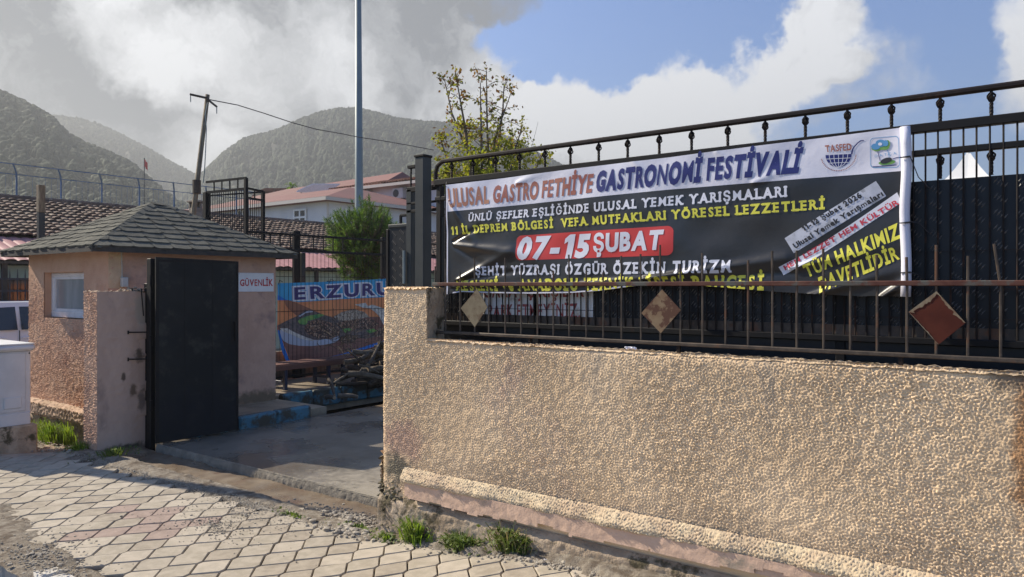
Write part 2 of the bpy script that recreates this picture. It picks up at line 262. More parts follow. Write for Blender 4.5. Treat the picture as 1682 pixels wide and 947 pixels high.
# ------------------------------------------------------------------ mesh helpers
class MB:
    def __init__(s): s.v = []; s.f = []; s.m = []; s.k = 0
    def add(s, vs, fs, mi=0):
        o = len(s.v); s.v.extend([tuple(p) for p in vs])
        for f in fs: s.f.append(tuple(i+o for i in f)); s.m.append(mi)
        return s
    def box(s, a, b, mi=0):
        x0, x1 = sorted((a[0], b[0])); y0, y1 = sorted((a[1], b[1])); z0, z1 = sorted((a[2], b[2]))
        return s.add([(x0,y0,z0),(x1,y0,z0),(x1,y1,z0),(x0,y1,z0),(x0,y0,z1),(x1,y0,z1),(x1,y1,z1),(x0,y1,z1)],
                     [(0,3,2,1),(4,5,6,7),(0,1,5,4),(1,2,6,5),(2,3,7,6),(3,0,4,7)], mi)
    def cbox(s, a, b, c=.006, mi=0):
        """box with chamfered edges"""
        bm = bmesh.new(); bmesh.ops.create_cube(bm, size=1)
        A = Vector(a); B = Vector(b)
        for q in bm.verts: q.co = Vector(((A[i]+B[i])/2 + q.co[i]*abs(B[i]-A[i]) for i in range(3)))
        bmesh.ops.bevel(bm, geom=bm.edges[:], offset=c, segments=1, affect='EDGES')
        bm.verts.index_update(); s.add([q.co.copy() for q in bm.verts], [[x.index for x in f.verts] for f in bm.faces], mi); bm.free(); return s
    def tube(s, pts, r, n=8, mi=0, cap=True, r2=None):
        pts = [Vector(p) for p in pts]; k = len(pts); o = len(s.v)
        up = Vector((0, 0, 1)); prev = None
        for i, p in enumerate(pts):
            d = (pts[min(i+1, k-1)] - pts[max(i-1, 0)]).normalized()
            a = d.cross(up if abs(d.z) < .95 else Vector((1, 0, 0))).normalized() if prev is None else (prev - d*prev.dot(d)).normalized()
            prev = a; b = d.cross(a)
            rr = r if not hasattr(r, '__len__') else r[i]
            if r2 is not None: rr = r + (r2-r)*i/(k-1)
            for j in range(n):
                t = 2*math.pi*(j+.5)/n; s.v.append(tuple(p + a*math.cos(t)*rr + b*math.sin(t)*rr))
        for i in range(k-1):
            for j in range(n):
                s.f.append((o+i*n+j, o+i*n+(j+1)%n, o+(i+1)*n+(j+1)%n, o+(i+1)*n+j)); s.m.append(mi)
        if cap: s.f.append(tuple(o+j for j in reversed(range(n)))); s.m.append(mi); s.f.append(tuple(o+(k-1)*n+j for j in range(n))); s.m.append(mi)
        return s
    def lathe(s, c, prof, n=8, mi=0):
        return s.tube([(c[0], c[1], c[2]+z) for z, r in prof], [r for z, r in prof], n, mi)
    def prism(s, poly, d, mi=0):
        """polygon (3d points) swept by vector d"""
        k = len(poly); d = Vector(d); P = [Vector(p) for p in poly]
        return s.add(P + [p+d for p in P], [tuple(reversed(range(k))), tuple(range(k, 2*k))] + [(i, (i+1)%k, k+(i+1)%k, k+i) for i in range(k)], mi)
    def quad(s, a, b, c, d, mi=0): return s.add([a, b, c, d], [(0, 1, 2, 3)], mi)
    def blob(s, c, r, rr, mi=0, n=6, m=4, jit=.2):
        o = len(s.v); s.v.append((c[0], c[1], c[2]-r[2]))
        for i in range(1, m):
            ph = math.pi*i/m
            for j in range(n):
                th = 2*math.pi*j/n; q = 1+rr.uniform(-jit, jit)
                s.v.append((c[0]+r[0]*math.sin(ph)*math.cos(th)*q, c[1]+r[1]*math.sin(ph)*math.sin(th)*q, c[2]-r[2]*math.cos(ph)*q))
        s.v.append((c[0], c[1], c[2]+r[2])); e = len(s.v)-1
        for j in range(n):
            s.f.append((o, o+1+(j+1)%n, o+1+j)); s.m.append(mi); s.f.append((e, e-n+j, e-n+(j+1)%n)); s.m.append(mi)
        for i in range(m-2):
            for j in range(n):
                a = o+1+i*n; s.f.append((a+j, a+(j+1)%n, a+n+(j+1)%n, a+n+j)); s.m.append(mi)
        return s
    def build(s, name, mats, parent=None, smooth=False, fix=False):
        me = bpy.data.meshes.new(name)
        L = parent_off(parent)
        vs = [(v[0]-L.x, v[1]-L.y, v[2]-L.z) for v in s.v] if parent else s.v
        me.from_pydata(vs, [], s.f)
        if not isinstance(mats, (list, tuple)): mats = [mats]
        for m in mats: me.materials.append(M[m] if isinstance(m, str) else m)
        if len(mats) > 1: me.polygons.foreach_set('material_index', s.m)
        if smooth: me.polygons.foreach_set('use_smooth', [True]*len(me.polygons))
        if fix:
            bm = bmesh.new(); bm.from_mesh(me); bmesh.ops.recalc_face_normals(bm, faces=bm.faces[:]); bm.to_mesh(me); bm.free()
        me.update()
        o = bpy.data.objects.new(name, me); COL.objects.link(o)
        if parent: o.parent = parent
        return o
def parent_off(p):
    L = Vector((0, 0, 0))
    while p is not None: L += p.location; p = p.parent
    return L
def empty(name, loc, label, cat, group=None):
    o = bpy.data.objects.new(name, None); COL.objects.link(o); o.location = loc; o.empty_display_size = .2
    return tag(o, label, cat, group)
def tag(o, label, cat, group=None):
    o['label'] = label; o['category'] = cat; o['kind'] = 'thing'
    if group: o['group'] = group
    return o
def kind(o, k): o['kind'] = k; return o
def dup(o, loc, label=None, rz=None, group=None):
    r = o.copy(); COL.objects.link(r); r.location = loc
    if label: r['label'] = label
    if group: r['group'] = group
    if rz is not None: r.rotation_euler = (0, 0, rz)
    for ch in list(o.children):
        c = ch.copy(); COL.objects.link(c); c.parent = r
        for g in ch.children:
            d = g.copy(); COL.objects.link(d); d.parent = c
    return r
def share(o, loc, parent, name=None):
    """another part that shares the mesh of part o; loc is the shift of its origin"""
    c = bpy.data.objects.new(name or o.name.split('.')[0], o.data); COL.objects.link(c); c.parent = parent; c.location = loc; return c

def field(nx, ny, lo, hi, seed, aspect=1.0):
    """band-passed noise, wavelength between lo and hi cells, unit deviation"""
    g = np.random.default_rng(seed).standard_normal((ny, nx))
    fy = np.fft.fftfreq(ny)[:, None]*aspect; fx = np.fft.fftfreq(nx)[None, :]
    fr = np.sqrt(fx*fx+fy*fy)+1e-9
    flt = np.exp(-(np.log(fr*math.sqrt(lo*hi))**2)/(2*(math.log(hi/lo)/2.4)**2))
    h = np.real(np.fft.ifft2(np.fft.fft2(g)*flt)); return h/h.std()

def stucco(name, parent, org, U, V, N, W, H, step, amp, seed, m, mask=None, lump=.024, shape=None, extra=None):
    """roughcast render as real relief: a grid on the plane org+U*a+V*b pushed out along N"""
    nx = int(W/step)+1; ny = int(H/step)+1; org = Vector(org); U = Vector(U); V = Vector(V); N = Vector(N)
    c = lump/step
    h = field(nx, ny, c*.75, c*1.5, seed); h2 = field(nx, ny, c*2.5, c*7, seed+1); h3 = field(nx, ny, max(2.2, c*.35), c*.6, seed+2)
    g = h*.95 + .30*np.clip(h2, -1.5, 2) + .40*h3
    a = np.linspace(0, W, nx)[None, :].repeat(ny, 0); b = np.linspace(0, H, ny)[:, None].repeat(nx, 1)
    d = g*amp
    if extra is not None: d = d+extra(a, b, g)
    if shape is not None: a, b = shape(a, b)
    P = np.array(org)[None, None]+a[..., None]*np.array(U)+b[..., None]*np.array(V)+d[..., None]*np.array(N)
    idx = np.arange(nx*ny).reshape(ny, nx)
    q = np.stack([idx[:-1, :-1], idx[:-1, 1:], idx[1:, 1:], idx[1:, :-1]], -1).reshape(-1, 4)
    if mask is not None:
        ca = a[:-1, :-1].reshape(-1); cb = b[:-1, :-1].reshape(-1); q = q[~mask(ca, cb)]
    if U.cross(V).dot(N) < 0: q = q[:, ::-1]
    me = bpy.data.meshes.new(name); L = parent_off(parent)
    Pv = P.reshape(-1, 3)-np.array(L)
    me.vertices.add(len(Pv)); me.vertices.foreach_set('co', Pv.astype(np.float32).ravel())
    me.loops.add(q.size); me.loops.foreach_set('vertex_index', q.astype(np.int32).ravel())
    me.polygons.add(len(q)); me.polygons.foreach_set('loop_start', np.arange(0, q.size, 4, dtype=np.int32)); me.polygons.foreach_set('loop_total', np.full(len(q), 4, dtype=np.int32))
    me.update(calc_edges=True); me.polygons.foreach_set('use_smooth', [True]*len(q)); me.materials.append(M[m])
    o = bpy.data.objects.new(name, me); COL.objects.link(o); o.parent = parent
    return o

# lettering -----------------------------------------------------------------------
GL = {}
def glyph(ch, bold):
    k = (ch, bold)
    if k not in GL and ch == '1':
        b = bold; GL[k] = ([(.17-b, -b), (.29+b, -b), (.29+b, .686+b), (.19-b*.3, .686+b), (.17-b, .55-b*.6), (.17-b, .686+b*.6), (-b*.3, .57+b*.6), (-b*.3, .455-b*.4)], [(0, 1, 2, 3, 4), (4, 3, 5), (4, 5, 6, 7)])
    if k not in GL:
        c = bpy.data.curves.new('glyph', 'FONT'); c.body = ch; c.offset = bold; c.resolution_u = 3
        o = bpy.data.objects.new('glyph', c); COL.objects.link(o)
        dg = bpy.context.evaluated_depsgraph_get(); dg.update(); me = o.evaluated_get(dg).to_mesh()
        vs = [(v.co.x, v.co.y) for v in me.vertices]; fs = [tuple(p.vertices) for p in me.polygons]
        bpy.data.objects.remove(o); bpy.data.curves.remove(c)
        GL[k] = (vs, fs)
    return GL[k]
SERIF = {'A': ((0, 0), (1, 0)), 'B': ((.08, 0), (.08, 1)), 'D': ((.08, 0), (.08, 1)), 'E': ((.08, 0), (.08, 1)), 'F': ((.1, 0), (.1, 1)), 'G': (), 'H': ((.1, 0), (.9, 0), (.1, 1), (.9, 1)),
         'I': ((.5, 0), (.5, 1)), 'İ': ((.5, 0), (.5, 1)), 'K': ((.1, 0), (.92, 0), (.1, 1), (.88, 1)), 'L': ((.1, 0), (.1, 1)), 'M': ((.04, 0), (.96, 0)),
         'N': ((.1, 0), (.1, 1), (.9, 1)), 'P': ((.12, 0), (.1, 1)), 'R': ((.1, 0), (.1, 1), (.92, 0)), 'T': ((.5, 0),), 'U': ((.1, 1), (.9, 1)), 'Ü': ((.1, 1), (.9, 1)),
         'V': ((.06, 1), (.94, 1)), 'Y': ((.06, 1), (.94, 1), (.5, 0)), 'Z': ((.1, 1),), '1': ((.6, 0),)}
def text2d(txt, bold=.02, serif=False, gap=.09, space=.32, wscale=None):
    """flat lettering; x from 0 to 1 over the whole line, y 0 at the base line and 1 at cap height"""
    V = []; Fc = []; x = 0
    CAP = .686
    for ch in txt:
        if ch == ' ': x += space; continue
        bo = bold*(.35 if ch in 'MNmĞ' else .7 if ch in 'ÜEFŞSR' else 1)
        vs, fs = glyph(ch, bo)
        v0, _f = glyph(ch, 0)
        x0 = min(p[0] for p in v0)-bold; x1 = max(p[0] for p in v0)+bold; wd = x1-x0
        o = len(V)
        V.extend([(p[0]-x0+x, p[1], 0.0) for p in vs]); Fc.extend([tuple(i+o for i in f) for f in fs])
        if serif:
            for (fx, fy) in SERIF.get(ch, ()):
                cx = x+wd*fx; y0 = -.01 if fy == 0 else CAP-.10
                sw = .095 if ch in 'MNKHUÜ' and fy == 1 else .115 if ch in 'KHRYV' else .08 if ch == 'M' else .145; o = len(V)
                V.extend([(cx-sw, y0, .0004), (cx+sw, y0, .0004), (cx+sw, y0+.11, .0004), (cx-sw, y0+.11, .0004)]); Fc.append((o, o+1, o+2, o+3))
            x += .06
        x += wd+gap-(.07 if ch in 'RL' else 0)
    x -= gap
    return [(p[0]/x, p[1]/CAP, p[2]) for p in V], Fc
def lay(V, Fc, mapf, name, m, parent, maxlen=None, off=0.0):
    """place flat shapes with mapf(x, y, lift); long edges are cut so that they follow folds"""
    bm = bmesh.new(); vv = [bm.verts.new(p) for p in V]
    for f in Fc:
        try: bm.faces.new([vv[i] for i in f])
        except ValueError: pass
    if maxlen:
        bmesh.ops.triangulate(bm, faces=bm.faces[:])
        for _ in range(5):
            es = [e for e in bm.edges if (mapf(e.verts[0].co.x, e.verts[0].co.y, 0)-mapf(e.verts[1].co.x, e.verts[1].co.y, 0)).length > maxlen]
            if not es: break
            bmesh.ops.subdivide_edges(bm, edges=es, cuts=1); bmesh.ops.triangulate(bm, faces=bm.faces[:])
    bm.verts.index_update()
    mb = MB(); mb.add([mapf(q.co.x, q.co.y, off+q.co.z) for q in bm.verts], [[x.index for x in f.verts] for f in bm.faces]); bm.free()
    return mb.build(name, m, parent)
def quadmap(surf, bl, br, tl, tr, shear=0):
    """unit square -> photo-measured corners -> surface; surf(u, v) gives the plane coordinates, then surface point"""
    c = [Vector(surf[0](*p)) for p in (bl, br, tl, tr)]
    def f(x, y, off):
        x2 = x+shear*y
        b = c[0].lerp(c[1], x2) if 0 else c[0]+(c[1]-c[0])*x2
        t = c[2]+(c[3]-c[2])*x2
        p = b+(t-b)*y
        return surf[1](p.x, p.y, off)
    return f
def polymap(surf):
    def f(x, y, off):
        p = surf[0](x, y); return surf[1](p[0], p[1], off)
    return f
def rrect(n=6, r=.18, asp=1):
    P = []
    for cx, cy, a0 in ((1-r/asp, 1-r, 0), (r/asp, 1-r, 90), (r/asp, r, 180), (1-r/asp, r, 270)):
        for i in range(n+1):
            a = R(a0+90*i/n); P.append((cx+r/asp*math.cos(a), cy+r*math.sin(a), 0))
    return P

# ------------------------------------------------------------------ SETTING
def sm(a, b, x): x = min(1, max(0, (x-a)/(b-a))); return x*x*(3-2*x)
def gz(x, y):
    """height of the pavement: it rises a little along the wall and falls away beyond the gate"""
    z = .16*sm(-3.7, -1.6, x)*(.45+.55*sm(1.9, 3.2, y)) - .11*sm(-7.6, -8.6, x)*sm(2.6, 3.3, y)
    return z
g = MB()
for x0, x1, y0, y1 in ((-3500, 3500, -3500, -9), (-3500, 3500, 40, 3500), (-3500, -60, -9, 40), (30, 3500, -9, 40), (-60, 30, -9, 40)):
    g.quad((x0, y0, -.3), (x1, y0, -.3), (x1, y1, -.3), (x0, y1, -.3))
kind(g.build('ground', 'ground'), 'structure')
def sheet(name, x0, x1, y0, y1, st, zf, m, parent=None, smooth=True, skirt=None):
    nx = max(1, round((x1-x0)/st)); ny = max(1, round((y1-y0)/st)); mb = MB()
    vs = [(x0+(x1-x0)*i/nx, y0+(y1-y0)*j/ny, zf(x0+(x1-x0)*i/nx, y0+(y1-y0)*j/ny)) for j in range(ny+1) for i in range(nx+1)]
    fs = [(j*(nx+1)+i, j*(nx+1)+i+1, (j+1)*(nx+1)+i+1, (j+1)*(nx+1)+i) for j in range(ny) for i in range(nx)]
    mb.add(vs, fs)
    if skirt is not None:
        o = len(mb.v)
        for i in range(nx+1): p = vs[i]; mb.v.append((p[0], p[1], skirt))
        for i in range(nx): mb.f.append((o+i, o+i+1, i+1, i)); mb.m.append(0)
    return mb.build(name, m, parent, smooth)
_pn = np.random.default_rng(3)
_ph = _pn.uniform(0, 6.28, (24,)); _kx = _pn.normal(0, 1, 24); _ky = _pn.normal(0, 1, 24)
def wob(x, y, s):
    """cheap smooth noise, about -1..1"""
    return float(sum(math.sin(x*s*_kx[i]+y*s*_ky[i]+_ph[i]) for i in range(12)))/4.0
kind(sheet('road', -60, 30, -9, 1.72, 1.0, lambda x, y: -.13, 'road'), 'structure')
walk = sheet('sidewalk', -14, 4, 1.86, 3.40, .09, lambda x, y: gz(x, y)-.022, 'bedding'); kind(walk, 'structure')
# kerb stones along the road
ks = []
for i in range(24):
    x = -10.2+i*.52
    mb = MB().cbox((0, 0, -.25), (.505, .135, 0.0), .014)
    if not ks: k0 = mb.build('kerb_stone', 'kerb_white', walk); k0.location = (x, 1.722, gz(x, 1.9)+.004); ks.append(k0)
    else: c = share(k0, (x, 1.722, gz(x, 1.9)+.004+rnd.uniform(-.004, .004)), walk)
# interlocking six-sided pavers
def rf(r, f): return Vector((CY*r-SY*f, CY*f+SY*r, 0))
La, Lb, Lj = rf(.172, .072), rf(.006, -.192), rf(-.017, -.036)
P0 = rf(-1.109, 4.586)
hexa = [Vector((0, 0, 0)), Lj, Lb, La+Lb+Lj, La+Lb, La+Lj]
cen = sum(hexa, Vector((0, 0, 0)))/6
red_pts = [at_t(u, v, 1.6*F/(v-470)) for u, v in ((195, 841), (168, 856), (140, 872), (239, 838), (286, 833), (193, 868), (262, 850), (239, 863), (269, 875), (305, 860), (330, 846), (350, 858))]
def paver_mb(seed):
    rr = random.Random(seed); mb = MB(); k = 6
    out = []
    for p in hexa:
        q = p-cen; m_ = np.linalg.solve(np.array([[La.x, Lb.x], [La.y, Lb.y]]), np.array([q.x, q.y])); out.append(La*float(m_[0])*(.962+rr.uniform(-.006, .006))+Lb*float(m_[1])*(.950+rr.uniform(-.006, .006)))
    def ring(sc, z): return [(p.x*sc, p.y*sc, z+0) for p in out]
    vs = ring(1, -.05)+ring(1, -.006)+ring(.955, 0); fs = [tuple(range(12, 18))]
    for a in (0, 6):
        for i in range(6): fs.append((a+i, a+(i+1) % 6, a+6+(i+1) % 6, a+6+i))
    return mb.add(vs, fs)
protos = {}
for nm in ('paver', 'paver2', 'paver3', 'paver_red'):
    for q in range(2): protos[(nm, q)] = paver_mb(hash((len(nm), q)) & 255)
cells = []
for i in range(-60, 60):
    for j in range(-60, 60):
        c = P0+La*i+Lb*j+cen
        if not (-13.2 < c.x < 3.2 and 1.93 < c.y < 3.33): continue
        if c.y > 3.24 and c.x > -3.7: continue
        if c.y > 3.10+.05*wob(c.x, 0, 2) and -7.6 < c.x < -4.6: continue
        d = c.x*-SY+c.y*CY; r = c.x*CY+c.y*SY
        vis = d > 3.9 and abs(r/d) < .72 and not (c.x > -2.2 and d < 3.7)
        cells.append((0 if vis else 1, (c-Vector((0, 0, 0))).length, c))
cells.sort(key=lambda q: (q[0], q[1]))
first = {}; rest = MB()
for n_, (vz, dist, c) in enumerate(cells):
    z = gz(c.x, c.y)+rnd.uniform(-.003, .003)
    isred = any((Vector((c.x, c.y))-Vector((p.x, p.y))).length < .092 for p in red_pts)
    nm = 'paver_red' if isred else rnd.choice(('paver', 'paver', 'paver2', 'paver3'))
    q = rnd.randrange(2)
    if n_ < 292:
        if (nm, q) not in first:
            o = protos[(nm, q)].build('paver', nm, walk); first[(nm, q)] = o; o.location = (c.x, c.y, z)
        else: o = share(first[(nm, q)], (c.x, c.y, z), walk, 'paver')
        sx = (gz(c.x+.05, c.y)-gz(c.x-.05, c.y))/.1; sy_ = (gz(c.x, c.y+.05)-gz(c.x, c.y-.05))/.1
        o.rotation_euler = (sy_+rnd.gauss(0, .008), -sx+rnd.gauss(0, .008), rnd.gauss(0, .008))
    else:
        p = protos[(nm, q)]; rest.add([(v[0]+c.x, v[1]+c.y, v[2]+z+gz(v[0]+c.x, v[1]+c.y)-gz(c.x, c.y)) for v in p.v], p.f, {'paver': 0, 'paver2': 1, 'paver3': 2, 'paver_red': 3}[nm])
o = rest.build('distant_pavers', ['paver', 'paver2', 'paver3', 'paver_red'], walk); kind(o, 'stuff')

# loose dirt that has gathered on the pavement: it dives under the pavers at its ragged edge
def patch(name, x0, x1, y0, y1, st, ells, m, h=.02, thr=0, rag=.35, s=9, zf=gz):
    def f(x, y):
        e = max(1-math.hypot((x-cx)/rx, (y-cy)/ry) for cx, cy, rx, ry in ells)
        n = rag*(wob(x, y, s)*.6+wob(x+9, y, s*2.7)*.4)+.10*wob(x, y+4, s*7)
        return zf(x, y)-.012+h*max(-1, min(1.2, (e+n)*2.2)) + .0022*wob(x, y, 75)+.0016*wob(y, x, 150)
    return kind(sheet(name, x0, x1, y0, y1, st, f, m), 'structure')
def gcoord(u, v, z=0): d = ray(u, v); return d*((z-EYE)/d.z)
patch('dirt_patch', -6.8, -3.9, 1.66, 2.5, .02, [(-5.5, 1.86, .95, .24), (-4.85, 1.86, .45, .17), (-6.1, 1.95, .6, .22), (-4.3, 1.90, .3, .08)], 'dirt', .022)
patch('dirt_strip', -9.6, -3.3, 2.85, 3.42, .014, [(-6.5, 3.3, 1.3, .17), (-5.2, 3.36, .8, .13), (-4.0, 3.3, .6, .12), (-8.6, 3.3, 1.2, .3), (-3.6, 3.28, .4, .14), (-7.6, 3.32, .6, .16)], 'dirt', .019)
patch('wall_foot_dirt', -3.7, 2.0, 3.0, 3.42, .02, [(-2.4, 3.38, 1.6, .14), (-1.4, 3.36, 1.2, .17), (-3.1, 3.36, .5, .16), (0, 3.36, 1.5, .15)], 'dirt', .04)
0 and patch('moss_strip', -3.2, -.6, 3.05, 3.42, .02, [(-1.9, 3.36, .9, .11), (-2.9, 3.37, .35, .12), (-1.2, 3.3, .5, .08)], 'moss', .045, s=14)
# gravel: loose stones, nobody could count them
mb = MB(); rg = random.Random(11)
def stones(n, cx, cy, rx, ry, r0, r1, zo=0):
    for _ in range(n):
        a = rg.uniform(0, 6.28); q = abs(rg.gauss(0, .5)); x = cx+rx*q*math.cos(a); y = cy+ry*q*math.sin(a)
        if y > 3.36 and x > -3.5: continue
        r = rg.uniform(r0, r1)*(1 if rg.random() < .93 else 1.8); mb.blob((x, y, gz(x, y)+r*.4+zo), (r, r*rg.uniform(.7, 1.2), r*.6), rg, n=5, m=3)
p = gcoord(345, 862); stones(700, p.x, p.y, .75, .28, .002, .006)
p = gcoord(400, 845); stones(450, p.x, p.y, .7, .2, .002, .006)
p = gcoord(240, 775); stones(3600, p.x+.2, p.y, 1.5, .15, .002, .0055); stones(1800, -4.6, 3.22, 1.0, .12, .002, .006)
p = gcoord(60, 915); stones(450, p.x, p.y, .7, .35, .003, .009, .015)
p = gcoord(110, 940); stones(120, p.x, p.y, .5, .15, .003, .008, .01)
p = gcoord(580, 850); stones(500, p.x, p.y, .5, .12, .004, .012)
stones(700, -2.2, 3.26, 2.4, .1, .003, .012); stones(250, -3.7, 3.25, .35, .15, .005, .02)
stones(400, -8.6, 3.3, .9, .3, .005, .016, .01)
kind(mb.build('gravel', 'gravel'), 'stuff')

# gutter in front of the driveway, driveway slab, raised yard
kind(sheet('gutter', -7.5, -3.35, 3.30, 3.80, .035, lambda x, y: -.035+.012*wob(x, y, 6)+.004*wob(x, y, 40), 'wet_dirt'), 'structure')
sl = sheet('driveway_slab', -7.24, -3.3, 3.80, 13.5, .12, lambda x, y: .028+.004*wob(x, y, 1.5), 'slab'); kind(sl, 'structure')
stucco('slab_edge', sl, (-7.2, 3.79, -.08), (1, 0, 0), (0, 0, 1), (0, -1, 0), 3.9, .118, .014, .0018, 77, 'slab_edge', lump=.06, extra=lambda a, b, g: -.02*(b/.12)**4)
yd = MB()
for x0, x1, y0, y1 in ((-3.3, 9, 3.8, 40), (-26, -3.3, 13.5, 40), (-26, -8.6, 6.9, 13.5)): yd.quad((x0, y0, .015), (x1, y0, .015), (x1, y1, .015), (x0, y1, .015))
yd.box((-26, 3.9, -.3), (-10.5, 6.9, -.05)); kind(yd.build('yard', 'yard'), 'structure')
mb = MB().box((-10.5, 3.95, -.25), (-7.36, 6.05, .10)); kind(mb.build('hut_platform', 'yard'), 'structure')
mb = MB().box((-8.6, 6.05, -.2), (-7.62, 6.12, .06)).box((-11, 6.15, -.2), (-8.52, 13.4, .11)); kind(mb.build('rear_platform', 'yard'), 'structure')
# worn blue kerbs, block by block
def kerb(nm, x, y0, y1, n, label, z=.165, w_=.13, endx=None):
    e = empty(nm, (x, y0, 0), label, 'kerb', 'blue painted kerbs in the yard')
    L = (y1-y0)/n
    for i in range(n):
        MB().cbox((x-w_, y0+i*L+.004, -.1), (x+rnd.uniform(-.006, .006), y0+(i+1)*L-.004, z+rnd.uniform(-.008, .008)), .02).build('kerb_block', 'kerb_blue', e)
    return e
kerb('blue_kerb', -7.22, 4.25, 5.72, 3, 'worn blue kerb along the driveway beside the guard hut door side')
kerb('blue_kerb', -8.40, 6.18, 9.2, 6, 'farther worn blue kerb running in front of the bench and firewood', .14)

# ------------------------------------------------------------------ STREET WALL
WY = 3.37
wall = empty('street_wall', (-3.5, WY, 0), 'beige roughcast garden wall with a raised end pillar, carrying the iron fence', 'wall')
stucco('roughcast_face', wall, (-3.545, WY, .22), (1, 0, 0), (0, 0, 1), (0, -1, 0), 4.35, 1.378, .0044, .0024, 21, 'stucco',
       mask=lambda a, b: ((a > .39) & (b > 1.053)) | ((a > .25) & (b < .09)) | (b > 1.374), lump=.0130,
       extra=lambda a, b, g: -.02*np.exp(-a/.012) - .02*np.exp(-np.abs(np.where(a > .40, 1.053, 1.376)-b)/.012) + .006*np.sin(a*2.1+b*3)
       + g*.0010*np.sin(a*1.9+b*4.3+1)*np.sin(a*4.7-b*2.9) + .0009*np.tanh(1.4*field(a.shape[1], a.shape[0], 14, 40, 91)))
mb = MB().box((-3.53, WY+.012, -.3), (-3.165, WY+.17, 1.585)).box((-3.165, WY+.012, -.3), (.8, WY+.19, 1.262)).box((.8, WY-.008, -.3), (6, WY+.19, 1.27))
mb.build('core', 'stucco', wall)
stucco('pillar_side', wall, (-3.158, WY+.003, 1.262), (0, 1, 0), (0, 0, 1), (1, 0, 0), .165, .33, .012, .002, 5, 'conc_old', lump=.04)
stucco('pillar_top', wall, (-3.54, WY-.004, 1.586), (1, 0, 0), (0, 1, 0), (0, 0, 1), .385, .175, .011, .005, 6, 'stucco', lump=.03)
stucco('wall_top', wall, (-3.16, WY-.002, 1.264), (1, 0, 0), (0, 1, 0), (0, 0, 1), 3.95, .19, .010, .0026, 8, 'conc_old', lump=.05)
SL = 0.0
stucco('cream_band', wall, (-3.335, WY-.006, .362), (1, 0, SL), (0, 0, 1), (0, -1, 0), 4.2, .095, .005, .0032, 33, 'plinth_cream', lump=.013,
       extra=lambda a, b, g: .050*np.minimum(1, np.clip((.095-b)/.06, 0, 1))**.8*np.minimum(1, b/.012)*(.85+.15*np.sin(a*5)+.10*np.sin(a*13)+.08*np.sin(a*31)))
stucco('pink_band', wall, (-3.30, WY-.045, .245), (1, 0, SL), (0, 0, 1), (0, -1, 0), 4.1, .135, .010, .0006, 35, 'plinth_pink', lump=.06,
       mask=lambda a, b: b < .016+.024*np.clip(a/1.4, 0, 1.6)+.006*np.sin(a*9)+.008*(np.sin(a*31)+np.sin(a*3.7) > .9)+.02*(np.sin(a*5.3+2) > .86))
mb = MB(); mb.prism([(-3.30, WY-.036, .305), (-3.30, WY-.036, .38), (-3.30, WY+.02, .38), (-3.30, WY+.02, .305)], (4.1, 0, 4.1*SL)); mb.build('band_core', 'plinth_pink', wall, fix=True)
stucco('old_base', wall, (-3.56, WY-.030, -.08), (1, 0, 0), (0, 0, 1), (0, -1, 0), 4.35, .335, .010, .0014, 37, 'conc_old', lump=.06,
       extra=lambda a, b, g: -.03*np.clip((b-.30)/.035, 0, 1))
stucco('eroded_corner', wall, (-3.60, WY-.014, -.08), (1, 0, 0), (0, 0, 1), (0, -1, 0), .27, .43, .007, .013, 39, 'conc_moss', lump=.035,
       extra=lambda a, b, g: -.05*np.exp(-a/.03)-.05*np.exp(-(.27-a)/.03)-.035*np.exp(-(.43-b)/.06))
stucco('eroded_side', wall, (-3.57, WY+.012, -.08), (0, 1, 0), (0, 0, 1), (-1, 0, 0), .17, .6, .012, .012, 40, 'conc_old', lump=.04)

# ------------------------------------------------------------------ LOW IRON FENCE on the wall
lf = empty('low_iron_fence', (-3.17, 3.47, 1.30), 'low rusty iron railing with diamond plates standing on the beige wall', 'fence')
FY = 3.47
mb = MB().cbox((-3.19, FY-.012, 1.602), (.9, FY+.012, 1.624), .003); mb.build('top_rail', 'rust', lf)
mb = MB().cbox((-3.155, FY-.014, 1.303), (.9, FY+.014, 1.321), .003); mb.build('bottom_rail', 'bar_metal', lf)
bar_u = [715, 732, 756, 780, 803, 830, 856, 883, 909, 935, 963, 991, 1021, 1053, 1085, 1118, 1154, 1192, 1229, 1269, 1309, 1353, 1397, 1441, 1490, 1538, 1590, 1644]
tip_v = [437, 425, 447, 423, 470, 423, 441, 440, 445, 418, 445, 447, 420, 417, 402, 433, 415, 470, 427, 412, 411, 408, 425, 418, 422, 402, 420, 400]
bx = [at_y(u, 470, FY).x for u in bar_u]
for k in range(1, 9): bx.append(bx[27]+.1105*k); tip_v.append(415)
for i, x in enumerate(bx):
    if i < 28: zt = max(1.625, at_y(bar_u[i], tip_v[i], FY).z)
    else: zt = 1.78+rnd.uniform(-.06, .06)
    tilt = .018 if i == 27 else rnd.uniform(-.002, .002)
    pts = [(x, FY, 1.322), (x, FY, 1.60), (x-tilt*1.2, FY-.002, zt)] if zt > 1.66 else [(x, FY, 1.322), (x, FY, 1.603)]
    MB().tube(pts, .0056, 6).build('bar', 'bar_metal', lf)
for x, zf in ((-2.44, 1.28), (-1.53, 1.265), (-.535, 1.26), (.4, 1.26)):
    MB().box((x-.008, FY-.008, zf), (x+.008, FY+.008, 1.304)).build('foot', 'black_rust', lf)
